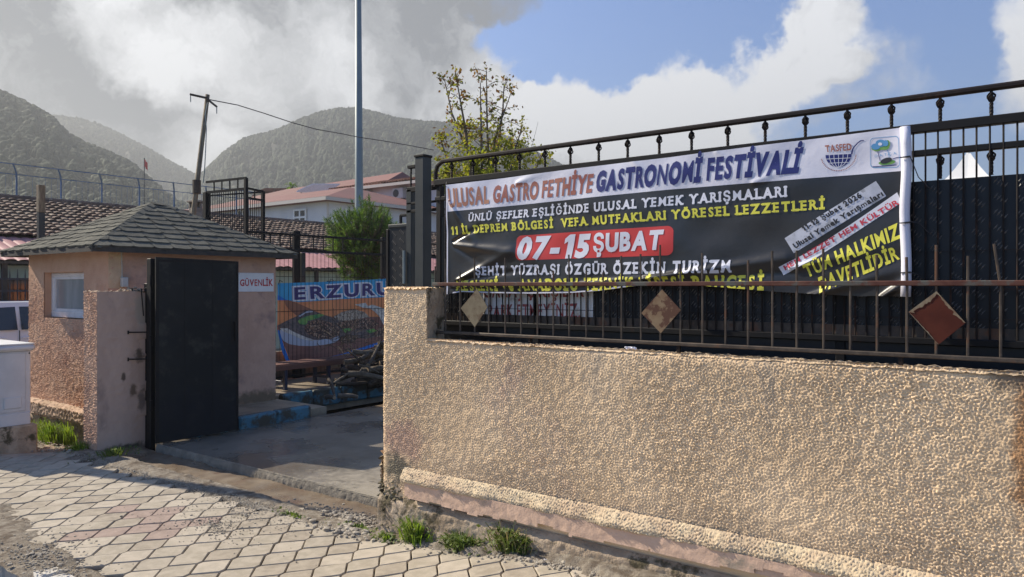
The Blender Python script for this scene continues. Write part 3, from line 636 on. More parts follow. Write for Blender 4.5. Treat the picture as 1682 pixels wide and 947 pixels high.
for i, (u0, u1, v0, v1, m) in enumerate(((756, 801, 474, 536, 'dia_grey'), (1053, 1116, 475, 547, 'dia_tan'), (1492, 1586, 478, 565, 'dia_red'))):
    pl = at_y(u0, (v0+v1)/2+(-8 if i == 0 else 0), FY-.02); pr = at_y(u1, (v0+v1)/2, FY-.02)
    pt = at_y((u0+u1)/2, v0, FY-.02); pb = at_y((u0+u1)/2, v1, FY-.02)
    if i == 2: pl = at_y(1492, 512, FY-.02); pr = at_y(1586, 530, FY-.02); pt = at_y(1538, 478, FY-.02); pb = at_y(1541, 566, FY-.02)
    if i == 0: pl = at_y(755, 506, FY-.02); pr = at_y(799, 504, FY-.02); pt = at_y(782, 474, FY-.02); pb = at_y(778, 537, FY-.02)
    if i == 1: pl = at_y(1052, 514, FY-.02); pr = at_y(1117, 509, FY-.02); pt = at_y(1086, 475, FY-.02); pb = at_y(1084, 547, FY-.02)
    P = [pb, pr, pt, pl]
    dd = MB().prism([(p.x, FY-.0105, p.z) for p in P], (0, .004, 0)).build('diamond_plate', m, lf, fix=True)
    dd['label'] = ['grey tan diamond plate', 'tan rust speckled diamond plate', 'dark red diamond plate with chipped upper edges'][i]
    if i == 2:
        c = sum(P, Vector((0, 0, 0)))/4; e = MB()
        for a, b, w0 in ((pl, pt, .015), (pt, pr, .009), (pb, pl, .003)):
            n = 14; prev = None
            for k in range(n+1):
                q = a.lerp(b, k/n); d = (c-q).normalized()*max(.002, w0*(.55+.6*rnd.random())*(1 if k % 5 else 1.7))
                cur = ((q.x, FY-.0125, q.z), (q.x+d.x, FY-.0125, q.z+d.z))
                if prev: e.quad(prev[0], prev[1], cur[1], cur[0])
                prev = cur
        e.build('bare_edge', 'dia_chip', lf)

# ------------------------------------------------------------------ TALL BLACK FENCE behind the wall
TY = 3.75
tf = empty('tall_iron_fence', (-3.5, TY, 0), 'tall black iron fence with twisted balusters and tread plate panels behind the banner', 'fence')
X0, X1 = -3.42, .75
pts = [(X0-.005, TY, 2.28), (X0-.004, TY, 2.37), (X0+.012, TY, 2.42), (X0+.06, TY, 2.447)]+[(X0+.06+(X1-X0-.06)*k/6, TY, 2.447) for k in range(1, 7)]
MB().tube(pts, .0155, 8).build('handrail', 'black_rust', tf)
MB().cbox((X0, TY-.02, 2.286), (X1, TY+.02, 2.326), .004).build('upper_rail', 'black_metal', tf)
MB().cbox((X0, TY-.015, 2.181), (X1, TY+.015, 2.209), .004).build('middle_rail', 'black_metal', tf)
MB().cbox((X0, TY-.018, 1.34), (X1, TY+.018, 1.372), .004).build('lower_rail', 'black_metal', tf)
MB().box((X0, TY-.006, 1.372), (X1, TY+.002, 1.42)).build('kick_strip', 'bar_metal', tf)
def baluster(zb, zt):
    mb = MB(); n = 10
    mb.tube([(0, 0, zb), (0, 0, zt)], .006, 6)
    L = zt-zb
    # twisted square bar below, basket knob of four bowed rods above
    zk0, zk1 = zt-L*.46, zt-.006
    tw = []
    for k in range(9):
        z = zb+(zk0-zb)*k/8; a = k*.9
        tw.append([(.0085*math.cos(a+q*math.pi/2), .0085*math.sin(a+q*math.pi/2), z) for q in range(4)])
    o = len(mb.v)
    for r in tw: mb.v.extend(r)
    for k in range(8):
        for q in range(4): mb.f.append((o+k*4+q, o+k*4+(q+1) % 4, o+k*4+4+(q+1) % 4, o+k*4+4+q)); mb.m.append(0)
    for q in range(4):
        mb.tube([(.0165*math.sin(math.pi*k/6)*math.cos(q*math.pi/2+k*.35), .0165*math.sin(math.pi*k/6)*math.sin(q*math.pi/2+k*.35), zk0+(zk1-zk0)*k/6) for k in range(7)], .0042, 5)
    mb.blob((0, 0, (zk0+zk1)/2), (.009, .009, (zk1-zk0)/2), random.Random(1), jit=0)
    return mb
bal_x = [at_y(u, 470, TY).x for u in (714, 742, 777, 814, 853.5, 895, 937, 983.5, 1031, 1083, 1136, 1195.5, 1257, 1323, 1392, 1464.5, 1544.5, 1628.5)]
bal_x += [bal_x[-1]+.193*k for k in range(1, 6)]
bp = lp = None
for i, x in enumerate(bal_x):
    if i == 0: continue
    if bp is None: bp = baluster(2.326, 2.434).build('baluster', 'black_rust', tf); bp.location = (x+3.5, 0, 0);
    else: share(bp, (x+3.5, 0, 0), tf)
# meshes above were built relative to the fence origin; correct their own offset once
bp.data.transform(Matrix.Translation((-3.5, TY, 0)))
for i, x in enumerate(bal_x):
    if i < 15: continue
    if lp is None: lp = baluster(2.075, 2.181).build('lower_baluster', 'black_rust', tf); lp.data.transform(Matrix.Translation((-3.5, TY, 0))); lp.location = (x+3.5, 0, 0)
    else: share(lp, (x+3.5, 0, 0), tf)
tb = MB().tube([(0, 0, 1.372), (0, 0, 2.286)], .0042, 5).build('thin_bar', 'black_rust', tf); tb.data.transform(Matrix.Translation((-3.5, TY, 0)))
x = X0+.05; k = 0
while x < X1:
    if k == 0: tb.location = (x+3.5, -.012, 0)
    else: share(tb, (x+3.5, -.012+rnd.uniform(-.001, .001), 0), tf)
    x += .0482; k += 1
for z in (1.459, 1.587, 1.752): MB().tube([(X0, TY-.02, z), (X1, TY-.02, z+.002)], .0022, 4).build('tie_rod', 'black_rust', tf)
for x in (X0+.02, -2.593, -.8365, .55): MB().cbox((x-.022, TY+.0, 0.02), (x+.022, TY+.045, 2.286), .004).build('post', 'black_metal', tf)
mb = MB()
xs = [X0+.045, -1.9, -.862, .5]
for a, b in zip(xs[:-1], xs[1:]):
    MB().box((a+.0005, TY+.006, 1.38), (b-.0005, TY+.012, 2.071)).build('tread_panel', 'plate', tf)
MB().box((X0, TY+.012, .06), (X1, TY+.02, 1.37)).build('lower_sheet', 'plate', tf)
def treads(mb, x0, x1, z0, z1, y, n=(0, -1, 0), fx=lambda x, z, d: (x, 0, z)):
    p = .080; pzz = .066
    nx = int((x1-x0)/p); nz = int((z1-z0)/pzz)
    for i in range(nx):
        for j in range(nz):
            cx = x0+p*(i+.5); cz = z0+pzz*(j+.5)+(.012 if i % 2 else 0); sg = 1
            if (i+j) % 2: sg = 1
            for q in range(4):
                o = (q-1.5)*.0135; a = R(-42)*sg
                dx, dz = math.cos(a), math.sin(a); px, pz = -dz, dx
                c0 = (cx+o*.85, cz-o*.62); L = .015
                a2 = R(52)*sg; dx, dz = math.cos(a2), math.sin(a2); px, pz = -dz*.0036, dx*.0036
                A = [(c0[0]-dx*L, c0[1]-dz*L), (c0[0]-px*1, c0[1]-pz), (c0[0]+dx*L, c0[1]+dz*L), (c0[0]+px, c0[1]+pz)]
                vs = [fx(ax, az, 0) for ax, az in A]+[fx(c0[0], c0[1], .0028)]
                mb.add(vs, [(0, 1, 4), (1, 2, 4), (2, 3, 4), (3, 0, 4)])
tr = MB(); treads(tr, X0+.06, .5, 1.40, 2.06, 0, fx=lambda x, z, d: (x, TY+.0055-d, z)); kind(tr.build('tread_pattern', 'tread', tf), 'stuff')
# gate post and the narrow leaf that stands open beside it
gp = empty('gate_post', (-3.5, 3.80, 0), 'tall square grey green steel post at the open end of the fence', 'post')
c = at_y(694, 470, 3.78)
MB().cbox((c.x-.042, 3.745, 0), (c.x+.042, 3.83, 2.50), .005).build('shaft', 'post_green', gp)
MB().cbox((c.x-.047, 3.74, 2.50), (c.x+.047, 3.835, 2.516), .003).build('cap', 'black_metal', gp)
gl = empty('narrow_gate_leaf', (-3.9, 3.93, 0), 'narrow black tread plate gate leaf folded behind the wall pillar', 'gate')
LY = 3.93
xa, xb = at_y(638, 470, LY).x, at_y(690, 470, LY).x
MB().box((xa, LY, .1), (xb, LY+.006, 2.05)).build('tread_panel', 'plate', gl)
MB().cbox((xa-.02, LY-.01, .08), (xa+.008, LY+.03, 2.03), .004).build('side_stile', 'black_metal', gl)
MB().cbox((xa, LY-.008, 2.04), (xb, LY+.03, 2.065), .004).build('top_rail', 'post_green', gl)
xm = at_y(675, 470, LY-.06).x
MB().cbox((xm-.026, LY-.085, .05), (xm+.026, LY-.035, 2.30), .004).build('stile', 'post_green', gl)
MB().cbox((xm-.02, LY-.085, 2.28), (-3.5, LY-.055, 2.315), .003).cbox((xm-.02, LY-.085, 2.13), (-3.5, LY-.065, 2.15), .002).cbox((xm-.02, LY-.085, 2.19), (-3.5, LY-.065, 2.205), .002).build('cross_rail', 'black_metal', gl)
MB().tube([(xm, LY-.06, 2.30), (xm, LY-.06, 2.42), (xm+.004, LY-.06, 2.455)], .007, 6).cbox((xm-.02, LY-.08, 2.452), (xm+.06, LY-.045, 2.475), .003).build('hook', 'black_metal', gl)
MB().tube([(xm-.03, LY-.10, 1.86), (xm-.03, LY-.10, 1.62)], .012, 8).tube([(xm-.03, LY-.10, 1.60), (xm-.03, LY-.10, 1.3)], .016, 8).build('drop_bolt', 'pole_grey', gl)
MB().cbox((xm-.08, LY-.07, 1.60), (xm-.01, LY-.01, 1.72), .003).build('lock_box', 'black_metal', gl)
MB().tube([(xa+.03, LY+.1, 2.14), (xb, LY+.1, 2.145)], .012, 6).tube([(xa+.03, LY+.1, 2.14), (xa+.03, LY+.1, 2.05)], .012, 6).build('handrail', 'black_metal', gl)
tr = MB()
def lfx(x, z, d): return (x, LY-.0005-d, z)
treads(tr, xa+.02, xb, 1.3, 2.03, 0, fx=lfx); kind(tr.build('tread_pattern', 'tread', gl), 'stuff')

# ------------------------------------------------------------------ FESTIVAL BANNER
BY = 3.695
hem_pts = [(736, 484), (760, 480), (800, 482), (870, 483), (940, 482), (990, 478), (1040, 471), (1110, 467), (1180, 472), (1270, 480), (1413, 488), (1440, 487), (1498, 489)]
hemX = [at_y(u, v, BY).x for u, v in hem_pts]; hemZ = [at_y(u, v, BY).z for u, v in hem_pts]
def hem(x): return float(np.interp(x, hemX, hemZ))
top_pts = [(736, 304), (900, 283), (1110, 258), (1300, 233), (1493, 208)]
topX = [at_y(u, v, BY).x for u, v in top_pts]; topZ = [at_y(u, v, BY).z for u, v in top_pts]
def btop(x): return float(np.interp(x, topX, topZ))
def pz(u, v): p = at_y(u, v, BY); return (p.x, p.z)
creases = [((748, 402), (875, 418), .030, .015), ((746, 403), (800, 440), .024, -.007), ((752, 460), (840, 412), .024, .014), ((750, 462), (880, 440), .015, -.009), ((745, 396), (790, 372), .014, -.014),
           ((742, 470), (900, 468), .012, .018), ((1060, 458), (1290, 424), .022, .022), ((1080, 470), (1300, 445), .02, -.014), ((1300, 440), (1480, 400), .03, .012), ((1330, 486), (1488, 440), .025, .016),
           ((1040, 262), (1075, 300), .03, .006), ((850, 300), (900, 280), .03, .006), ((905, 470), (1080, 455), .015, .014), ((1240, 300), (1310, 270), .03, .006),
           ((1448, 488), (1492, 462), .018, .03), ((1180, 250), (1230, 290), .03, .005), ((740, 330), (780, 400), .02, .01)]
CR = [(np.array(pz(*a)), np.array(pz(*b)), w_, h_) for a, b, w_, h_ in creases]
def disp(x, z):
    d = .010*math.sin(x*3.1+.7)+.004*math.sin(x*6.3+z*7)+.0016*math.sin(x*17-z*21)+.0010*math.sin(z*33+x*5)
    for a, b, w_, h_ in CR:
        ab = b-a; L = float(ab@ab); p = np.array((x, z))-a; t = float(p@ab)/L
        tc = min(1, max(0, t)); q = p-ab*tc; dd = math.hypot(q[0], q[1])
        ww = w_*(.45+.9*tc)
        if dd < ww*4: d += h_*math.exp(-(dd/ww)**2)*(1-.65*tc)
    return d
def bw(x, z, off=0.0):
    h = hem(x)
    if z < h+.004: z = h+.004+(z-h)*.02
    return Vector((x, BY-.012-disp(x, z)-off, z))
BS = (pz, bw)
bn = empty('festival_banner', (-1.9, BY, 1.6), 'long black and white festival banner with red date box tied to the tall fence', 'banner')
XL, XR = topX[0], topX[-1]
def grid_surface(name, zlo, zhi, xl, xr, nx, nz, off, m, parent=bn, W=bw, back=0):
    mb = MB(); vs = []
    for j in range(nz+1):
        for i in range(nx+1):
            x = xl+(xr-xl)*i/nx; a = zlo(x); b = zhi(x); vs.append(W(x, a+(b-a)*j/nz, off))
    fs = [(j*(nx+1)+i, j*(nx+1)+i+1, (j+1)*(nx+1)+i+1, (j+1)*(nx+1)+i) for j in range(nz) for i in range(nx)]
    mb.add(vs, fs)
    return mb.build(name, m, parent, True)
sh = grid_surface('sheet', hem, btop, XL, XR, 420, 110, 0, 'black_vinyl')
lowX = [at_y(u, v, BY).x for u, v in ((735, 348), (1100, 311.8), (1484, 280.2))]; lowZ = [at_y(u, v, BY).z for u, v in ((735, 348), (1100, 311.8), (1484, 280.2))]
grid_surface('white_header', lambda x: float(np.interp(x, lowX, lowZ)), lambda x: btop(x)+.001, XL, XR, 420, 30, .0008, 'white_vinyl')
grid_surface('left_edge', hem, btop, XL-.002, XL+.009, 2, 50, .003, 'white_vinyl')
grid_surface('lower_edge', hem, lambda x: hem(x)+.012, XL+.05, at_y(1105, 470, BY).x, 90, 2, .0018, 'white_vinyl')
pp = MB()
pxr = at_y(1489, 470, BY).x
pp.tube([(pxr+.004*math.sin(k), BY-.022-.004*math.sin(k*1.3), 1.555+(2.308-1.555)*k/10) for k in range(11)], .021, 12)
pp.build('pole_pocket', 'white_vinyl', bn, True)
for (za, zb) in ((2.17, 2.06), (1.88, 1.86), (1.66, 1.63)):
    MB().tube([(pxr-.02, BY-.045, za), (pxr+.02, BY-.045, za+.004), (pxr+.05, BY-.02, zb+.02), (pxr+.09, BY+.03, zb-.03)], .0022, 5).tube([(pxr-.02, BY-.044, za), (pxr+.0, BY-.046, za), (pxr+.022, BY-.04, za)], .003, 5).build('tie_cord', 'wire', bn)
MB().tube([(XL-.0, BY-.02, 2.262), (XL-.04, BY+.03, 2.30)], .0025, 5).build('tie_cord', 'wire', bn)
def btext(name, txt, bl, br, tl, tr_, m, bold=.03, serif=False, off=.0027, shear=0, **kw):
    V, Fc = text2d(txt, bold, serif, **kw)
    return lay(V, Fc, quadmap(BS, bl, br, tl, tr_, shear), name, m, bn, .022, off)
btext('lettering', 'ULUSAL', (741, 340), (803, 332.5), (738, 311.5), (803, 306.5), 'v_tan', .042, gap=.07)
btext('lettering', 'GASTRO', (810, 332), (884, 325), (811, 306.5), (886, 298.5), 'v_brown', .048, gap=.06)
btext('lettering', 'FETHİYE', (890, 324), (975, 315), (892, 298), (979, 286.5), 'v_brown', .048, gap=.06)
btext('lettering', 'GASTRONOMİ', (981, 313.5), (1153, 297), (984, 284), (1157, 263), 'v_blue', .062, gap=.06)
btext('lettering', 'FESTİVALİ', (1162, 295.5), (1313, 281.5), (1165, 262), (1320, 246.5), 'v_blue', .062, gap=.06)
btext('lettering', 'ÜNLÜ ŞEFLER EŞLİĞİNDE ULUSAL YEMEK YARIŞMALARI', (771, 363.5), (1295, 322.5), (772, 352), (1295, 306), 'v_white', .048, True, gap=.12, space=.4)
btext('lettering', '11 İL DEPREM BÖLGESİ  VEFA MUTFAKLARI YÖRESEL LEZZETLERİ', (743, 385), (1357, 342.5), (742, 373), (1357, 327), 'v_yellow', .05, True, gap=.12, space=.42)
mp = quadmap(BS, (848.5, 427.5), (1109, 419), (849.5, 387), (1109.5, 370.5))
lay(rrect(6, .2, 5.5), [tuple(range(28))], mp, 'red_box', 'v_red', bn, .014, .0010)
btext('lettering', '07-15', (849, 424), (967, 420.5), (855, 391.5), (974, 386), 'v_white', .055, shear=0, gap=.10)
btext('lettering', 'ŞUBAT', (976, 413), (1090, 408), (977, 386), (1094, 379), 'v_white', .05, gap=.07)
btext('lettering', 'ŞEHİT YÜZBAŞI ÖZGÜR ÖZEKİN TURİZM', (782, 451.5), (1204, 447), (783, 438), (1204, 427), 'v_white', .048, True, gap=.12, space=.45)
btext('lettering', 'MESLEKİ ve ANADOLU TEKNİK LİSESİ BAHÇESİ', (751, 477), (1257, 475), (751, 461), (1257, 452), 'v_yellow', .05, True, gap=.12, space=.42)
def bpoly(name, pts, m, off=.0008, L=.014): return lay([(u, v, 0) for u, v in pts], [tuple(range(len(pts)))], polymap(BS), name, m, bn, L, off)
bpoly('silver_strip', [(1289.4, 391), (1439, 297), (1455.8, 321.7), (1304.8, 415.7)], 'v_silver')
btext('lettering', '11-12 Şubat 2026', (1321, 380), (1417, 323), (1317, 373.5), (1412, 315.5), 'v_black', .045, gap=.08)
btext('lettering', 'Ulusal Yemek Yarışmaları', (1307, 408), (1452, 320.5), (1302.5, 401), (1447, 313), 'v_black', .045, gap=.08)
bpoly('white_strip', [(1279.5, 438.5), (1330, 413), (1400, 367), (1473.8, 315.5), (1481, 332), (1405, 382), (1338, 425), (1287, 451.6)], 'v_white')
btext('lettering', 'HEM LEZZET HEM KÜLTÜR', (1290, 443.5), (1477, 335), (1287, 437), (1472, 327.5), 'v_redtext', .04, gap=.08, space=.35)
btext('lettering', 'TÜM HALKIMIZ', (1326, 455), (1480, 389.5), (1319, 437), (1474, 367.5), 'v_yellow', .042, gap=.10)
btext('lettering', 'DAVETLİDİR', (1347, 480), (1477, 425), (1344, 457), (1470, 405), 'v_yellow', .042, gap=.10)
# round emblem: half globe with a spoon handle
btext('lettering', 'TASFED', (1357, 249.5), (1399.5, 246), (1355.3, 239), (1398.7, 235.3), 'v_brown', .03, gap=.08)
GC = (1377.6, 253.5)
def arc(cx, cy, rx, ry, a0, a1, n): return [(cx+rx*math.cos(R(a0+(a1-a0)*k/n)), cy+ry*math.sin(R(a0+(a1-a0)*k/n))) for k in range(n+1)]
ga = [(u, v-(u-GC[0])*.055) for u, v in arc(GC[0], GC[1], 21.2, 20.8, 0, 180, 18)]
bpoly('globe', ga, 'v_blue', .0015)
def bline(name, pts, wd, m, off=.0022):
    mb = MB(); prev = None
    for i, p in enumerate(pts):
        a = pts[max(0, i-1)]; b = pts[min(len(pts)-1, i+1)]; dx, dy = b[0]-a[0], b[1]-a[1]; L = math.hypot(dx, dy)+1e-9
        ww = wd if not hasattr(wd, '__len__') else wd[i]
        q = [BS[1](*pz(p[0]-dy/L*ww/2*s_, p[1]+dx/L*ww/2*s_), off) for s_ in (1, -1)]
        if prev: mb.quad(prev[0], prev[1], q[1], q[0])
        prev = q
    return mb.build(name, m, bn)
for k, rx in enumerate((0, 7.5, -7.5, 15, -15)):
    bline('globe_line', [(GC[0]+rx*math.cos(R(a)), GC[1]+20.8*math.sin(R(a))-rx*.055) for a in range(0, 91, 9)], .9, 'v_white')
for dy, hw in ((6.5, 20), (13.5, 16)): bline('globe_line', [(GC[0]+hw*q, GC[1]+dy-hw*q*.055) for q in (-1, -.5, 0, .5, 1)], .9, 'v_white')
bline('spoon_handle', [(1399, 253), (1400.5, 245), (1404, 240), (1409, 234.5), (1414, 231), (1419.5, 230.5)], (2.6, 2, 1.7, 1.7, 2, 1.2), 'v_blue')
ar = arc(GC[0], GC[1], 28.5, 26.5, 4, 176, 60)
for k in range(0, 58, 2): bline('tiny_lettering', [(ar[k][0], ar[k][1]-(ar[k][0]-GC[0])*.055), (ar[k+1][0], ar[k+1][1]-(ar[k+1][0]-GC[0])*.055)], 1.7, 'v_brown')
# second emblem: chef hat cloud over a pan inside a rounded frame
fr = quadmap(BS, (1429.5, 275.5), (1478.5, 275), (1429, 226.5), (1476.5, 222.5))
fo = rrect(5, .13, 1); fi = [(.5+(p[0]-.5)*.965, .5+(p[1]-.5)*.965, 0) for p in fo]; n = len(fo)
lay(fo+fi, [(i, (i+1) % n, n+(i+1) % n, n+i) for i in range(n)], fr, 'emblem_frame', 'v_skyblue', bn, .03, .0018)
def bell(name, cx, cy, rx, ry, m, off, rot=0, n=18): return bpoly(name, [(cx+rx*math.cos(2*math.pi*k/n)*math.cos(rot)-ry*math.sin(2*math.pi*k/n)*math.sin(rot), cy+rx*math.cos(2*math.pi*k/n)*math.sin(rot)+ry*math.sin(2*math.pi*k/n)*math.cos(rot)) for k in range(n)], m, off)
bell('hat_green', 1440, 243, 8.5, 5, 'v_green', .0034); bell('hat_green', 1452, 241.5, 9, 4.5, 'v_green', .0036); bell('hat_green', 1458, 236, 4.5, 6, 'v_green', .0038)
bell('hat_blue', 1438.5, 240.5, 7.5, 5, 'v_skyblue', .0042); bell('hat_blue', 1447, 235, 8.5, 6, 'v_skyblue', .0045); bell('hat_blue', 1455, 235, 4.5, 5, 'v_skyblue', .0048); bell('hat_light', 1446, 236.5, 3.4, 2.6, 'v_white', .0055)
bline('hat_side', [(1442, 249), (1444, 257), (1446, 264)], 1.1, 'v_blue'); bline('hat_side', [(1458, 246), (1460, 254), (1461, 259)], 1.1, 'v_skyblue')
bell('pan_shadow', 1457, 266.5, 14, 4, 'v_green', .0034, -.1); bell('pan', 1456, 263.5, 10, 4.4, 'v_black', .0045, -.28)
bline('pan_handle', [(1466, 261), (1472, 259), (1477, 258)], 1.4, 'v_blue')
bline('emblem_line', [(1433, 275-1.5), (1450, 272.5), (1473, 270.5)], 1.3, 'v_blue')
btext('lettering', 'DATÇA', (1437, 258), (1473, 253.5), (1437, 254), (1472, 249), 'v_skyblue', 0, gap=.5)

# notice sheet behind the fence bars
ns = empty('parking_notice', (-2.7, 3.735, 1.5), 'aged white no parking notice with red letters behind the iron bars', 'sign')
NY = TY+.001
def nz_(u, v): p = at_y(u, v, NY); return (p.x, p.z)
NS = (nz_, lambda x, z, off=0: Vector((x, NY-off, z)))
a = at_y(788, 470, NY).x; b = at_y(974, 470, NY).x
MB().box((a, NY, 1.384), (b, NY+.0035, 1.62)).build('board', 'sign_aged', ns)
V, Fc = text2d('PARK ETMEYİNİZ.', .02, gap=.10); lay(V, Fc, quadmap(NS, (801.5, 520.5), (953, 521.8), (801.5, 500.5), (953, 498.5)), 'lettering', 'sign_red_faded', ns, None, .001)
V, Fc = text2d('GARAJ ÇIKIŞIDIR', .02, gap=.10); lay(V, Fc, quadmap(NS, (794, 488), (958, 487), (794, 469), (958, 466)), 'lettering', 'sign_red_faded', ns, None, .001)
# crumpled white scrap on the wall top
p = at_y(1035, 568, 3.42); mb = MB(); rr = random.Random(4)
for k in range(5): mb.blob((p.x-.02+.011*k, 3.42+rr.uniform(-.004, .004), 1.283), (.011, .008, .007), rr, jit=.4)
tag(mb.build('paper_scrap', 'v_white'), 'small crumpled white scrap lying on the wall top under the railing', 'litter')

# ------------------------------------------------------------------ LEFT GATE PILLAR, GATE LEAF
lp_ = empty('gate_pillar', (-7.63, WY, 0), 'pink rendered gate pillar with chipped plaster in front of the guard hut', 'pillar')
PX0, PX1 = -7.775, -7.49
MB().box((PX0+.012, WY+.012, -.3), (PX1-.006, WY+.47, 1.54)).build('core', 'plaster_pillar', lp_)
stucco('rough_face', lp_, (PX0, WY, -.16), (1, 0, 0), (0, 0, 1), (0, -1, 0), PX1-PX0, 1.71, .008, .0055, 51, 'stucco_hut', lump=.023)
stucco('smooth_face', lp_, (PX1, WY-.004, -.1), (0, 1, 0), (0, 0, 1), (1, 0, 0), .48, 1.65, .012, .0012, 52, 'plaster_pillar', lump=.1,
       extra=lambda a, b, g: -.05*np.exp(-(.48-a)/.03)*(np.sin(b*9)+np.sin(b*23+1)+.6 > .2))
stucco('top', lp_, (PX0, WY, 1.543), (1, 0, 0), (0, 1, 0), (0, 0, 1), PX1-PX0, .48, .014, .006, 53, 'conc_old', lump=.06)
stucco('rough_side', lp_, (PX0, WY, -.2), (0, 1, 0), (0, 0, 1), (-1, 0, 0), .48, 1.74, .02, .006, 54, 'stucco_hut', lump=.04)

gf = empty('open_gate_leaf', (-7.25, 3.85, 0), 'dark sheet steel gate leaf standing open in front of the guard hut', 'gate')
h0 = at_t(256, 727, 1215*1.56/257); hx, hy = -7.22, 3.795
e0 = Vector((hx, hy, .04)); s_ = (390-841)/F
e1x = -7.12; tt = e1x/(-SY+CY*s_); e1 = Vector((e1x, tt*(CY+SY*s_), .06))
zt0, zt1 = 1.892, 1.868
nrm = (e1-e0).cross(Vector((0, 0, 1))).normalized()
mb = MB(); th = nrm*.02
mb.prism([e0, e1, Vector((e1.x, e1.y, zt1)), Vector((e0.x, e0.y, zt0))], th); mb.build('sheet', 'gate_dark', gf, fix=True)
def alongbox(m, a, b, z0, z1, out0, out1, mt, name):
    A = e0.lerp(e1, a); B = e0.lerp(e1, b)
    m.prism([Vector((A.x, A.y, z0))+nrm*out0, Vector((B.x, B.y, z0))+nrm*out0, Vector((B.x, B.y, z1))+nrm*out0, Vector((A.x, A.y, z1))+nrm*out0], nrm*(out1-out0))
    return m
alongbox(alongbox(alongbox(MB(), 0, 1, 1.845, 1.868, .02, .024, 0, ''), 0, .035, .04, 1.845, .02, .024, 0, ''), .972, 1, .05, 1.845, .02, .024, 0, '').build('frame', 'black_metal', gf, fix=True)
alongbox(MB(), .90, .985, .98, 1.26, .0203, .0225, 0, '').build('lock_plate', 'black_metal', gf, fix=True)
for q_ in (.33, .665): alongbox(MB(), q_, q_+.004, .1, 1.845, .0202, .0215, 0, '').build('weld_seam', 'black_metal', gf, fix=True)
alongbox(MB(), .945, .965, 1.02, 1.22, .024, .05, 0, '').build('handle', 'black_metal', gf, fix=True)
q = at_y(237.5, 470, 3.84); q2 = at_y(247.5, 470, 3.83)
MB().cbox((q.x-.035, 3.85, -.1), (q.x+.03, 3.90, 1.63), .004).build('rear_post', 'black_metal', gf)
MB().cbox((q2.x-.022, 3.80, -.1), (q2.x+.055, 3.85, 1.88), .004).build('hinge_post', 'black_metal', gf)
for z_ in (.35, 1.0, 1.6): MB().tube([(q2.x+.06, 3.80, z_), (q2.x+.06, 3.80, z_+.11)], .014, 8).build('hinge', 'black_metal', gf)
for z in (1.14, .87): MB().tube([(-7.48, 3.66, z), (-7.40, 3.84, z-.004)], .007, 6).tube([(-7.478, 3.66, z+.018), (-7.478, 3.66, z-.018)], .007, 6).build('wall_tie', 'black_rust', gf)
MB().tube([(-7.46, 3.78, 1.58), (-7.45, 3.80, 1.30)], .006, 5).tube([(-7.46, 3.78, 1.57), (-7.38, 3.86, 1.60)], .006, 5).build('latch_rod', 'black_rust', gf)

# ------------------------------------------------------------------ GUARD HUT
hut = empty('guard_hut', (-9.4, 4.9, 0), 'small pink rendered guard hut with hipped grey shingle roof and one white window', 'hut')
HX0, HX1, HY0, HY1, HZ = -10.44, -8.34, 3.87, 6.01, 2.03
wx0, wx1, wz0, wz1 = -10.0, -8.93, 1.215, 1.765
stucco('street_wall_face', hut, (HX0, HY0, .19), (1, 0, 0), (0, 0, 1), (0, -1, 0), HX1-HX0, HZ-.19, .0095, .0052, 61, 'stucco_hut', lump=.023,
       mask=lambda a, b: (a+HX0 > wx0) & (a+HX0 < wx1) & (b+.19 > wz0) & (b+.19 < wz1), extra=lambda a, b, g: -g*.0040*(np.clip((b-1.25)/.35, 0, 1)))
stucco('driveway_wall_face', hut, (HX1, HY0, .09), (0, 1, 0), (0, 0, 1), (1, 0, 0), HY1-HY0, HZ-.09, .016, .0022, 62, 'plaster_side', lump=.045)
mb = MB()
mb.box((HX0+.015, HY0+.01, 0), (wx0, HY0+.2, HZ)).box((wx1, HY0+.01, 0), (HX1-.012, HY0+.2, HZ)).box((wx0, HY0+.01, 0), (wx1, HY0+.2, wz0)).box((wx0, HY0+.01, wz1), (wx1, HY0+.2, HZ))
mb.box((HX0+.01, HY0+.2, 0), (HX0+.2, HY1-.01, HZ)).box((HX1-.2, HY0+.2, 0), (HX1-.012, HY1-.01, HZ)).box((HX0+.2, HY1-.2, 0), (HX1-.2, HY1-.012, HZ))
mb.build('masonry', 'stucco_hut', hut)
a = at_x(178, 0, HX1).y; b_ = at_x(202, 0, HX1).y
stucco('pale_patch', hut, (HX1+.004, HY0-.004, 1.58), (0, 1, 0), (0, 0, 1), (1, 0, 0), b_-HY0, .42, .014, .0015, 63, 'plinth_cream', lump=.08)
stucco('ledge', hut, (HX0-.02, 3.74, .19), (1, 0, 0), (0, 1, .2), (0, 0, 1), 2.1, .14, .014, .006, 64, 'ledge', lump=.05)
stucco('ledge_front', hut, (HX0-.02, 3.745, .055), (1, 0, 0), (0, 0, 1), (0, -1, 0), 2.1, .14, .014, .005, 65, 'ledge', lump=.06, mask=lambda a, b: b < .012+.02*np.sin(a*7)**2)
MB().prism([(HX0-.02, 3.755, .07), (HX0-.02, 3.755, .185), (HX0-.02, 3.9, .215), (HX0-.02, 3.9, .07)], (2.1, 0, 0)).build('ledge_core', 'ledge', hut, fix=True)
stucco('footing', hut, (HX0, 3.885, -.35), (1, 0, 0), (0, 0, 1), (0, -1, 0), 2.1, .46, .016, .012, 66, 'conc_old', lump=.09)
win = empty('window', (wx0, HY0, wz0), '', 'x'); del win['label'], win['category'], win['kind']; win.parent = hut; win.location = (wx0+9.4, HY0-4.9, wz0)
mb = MB(); fy0, fy1 = HY0+.085, HY0+.135; fw = .058
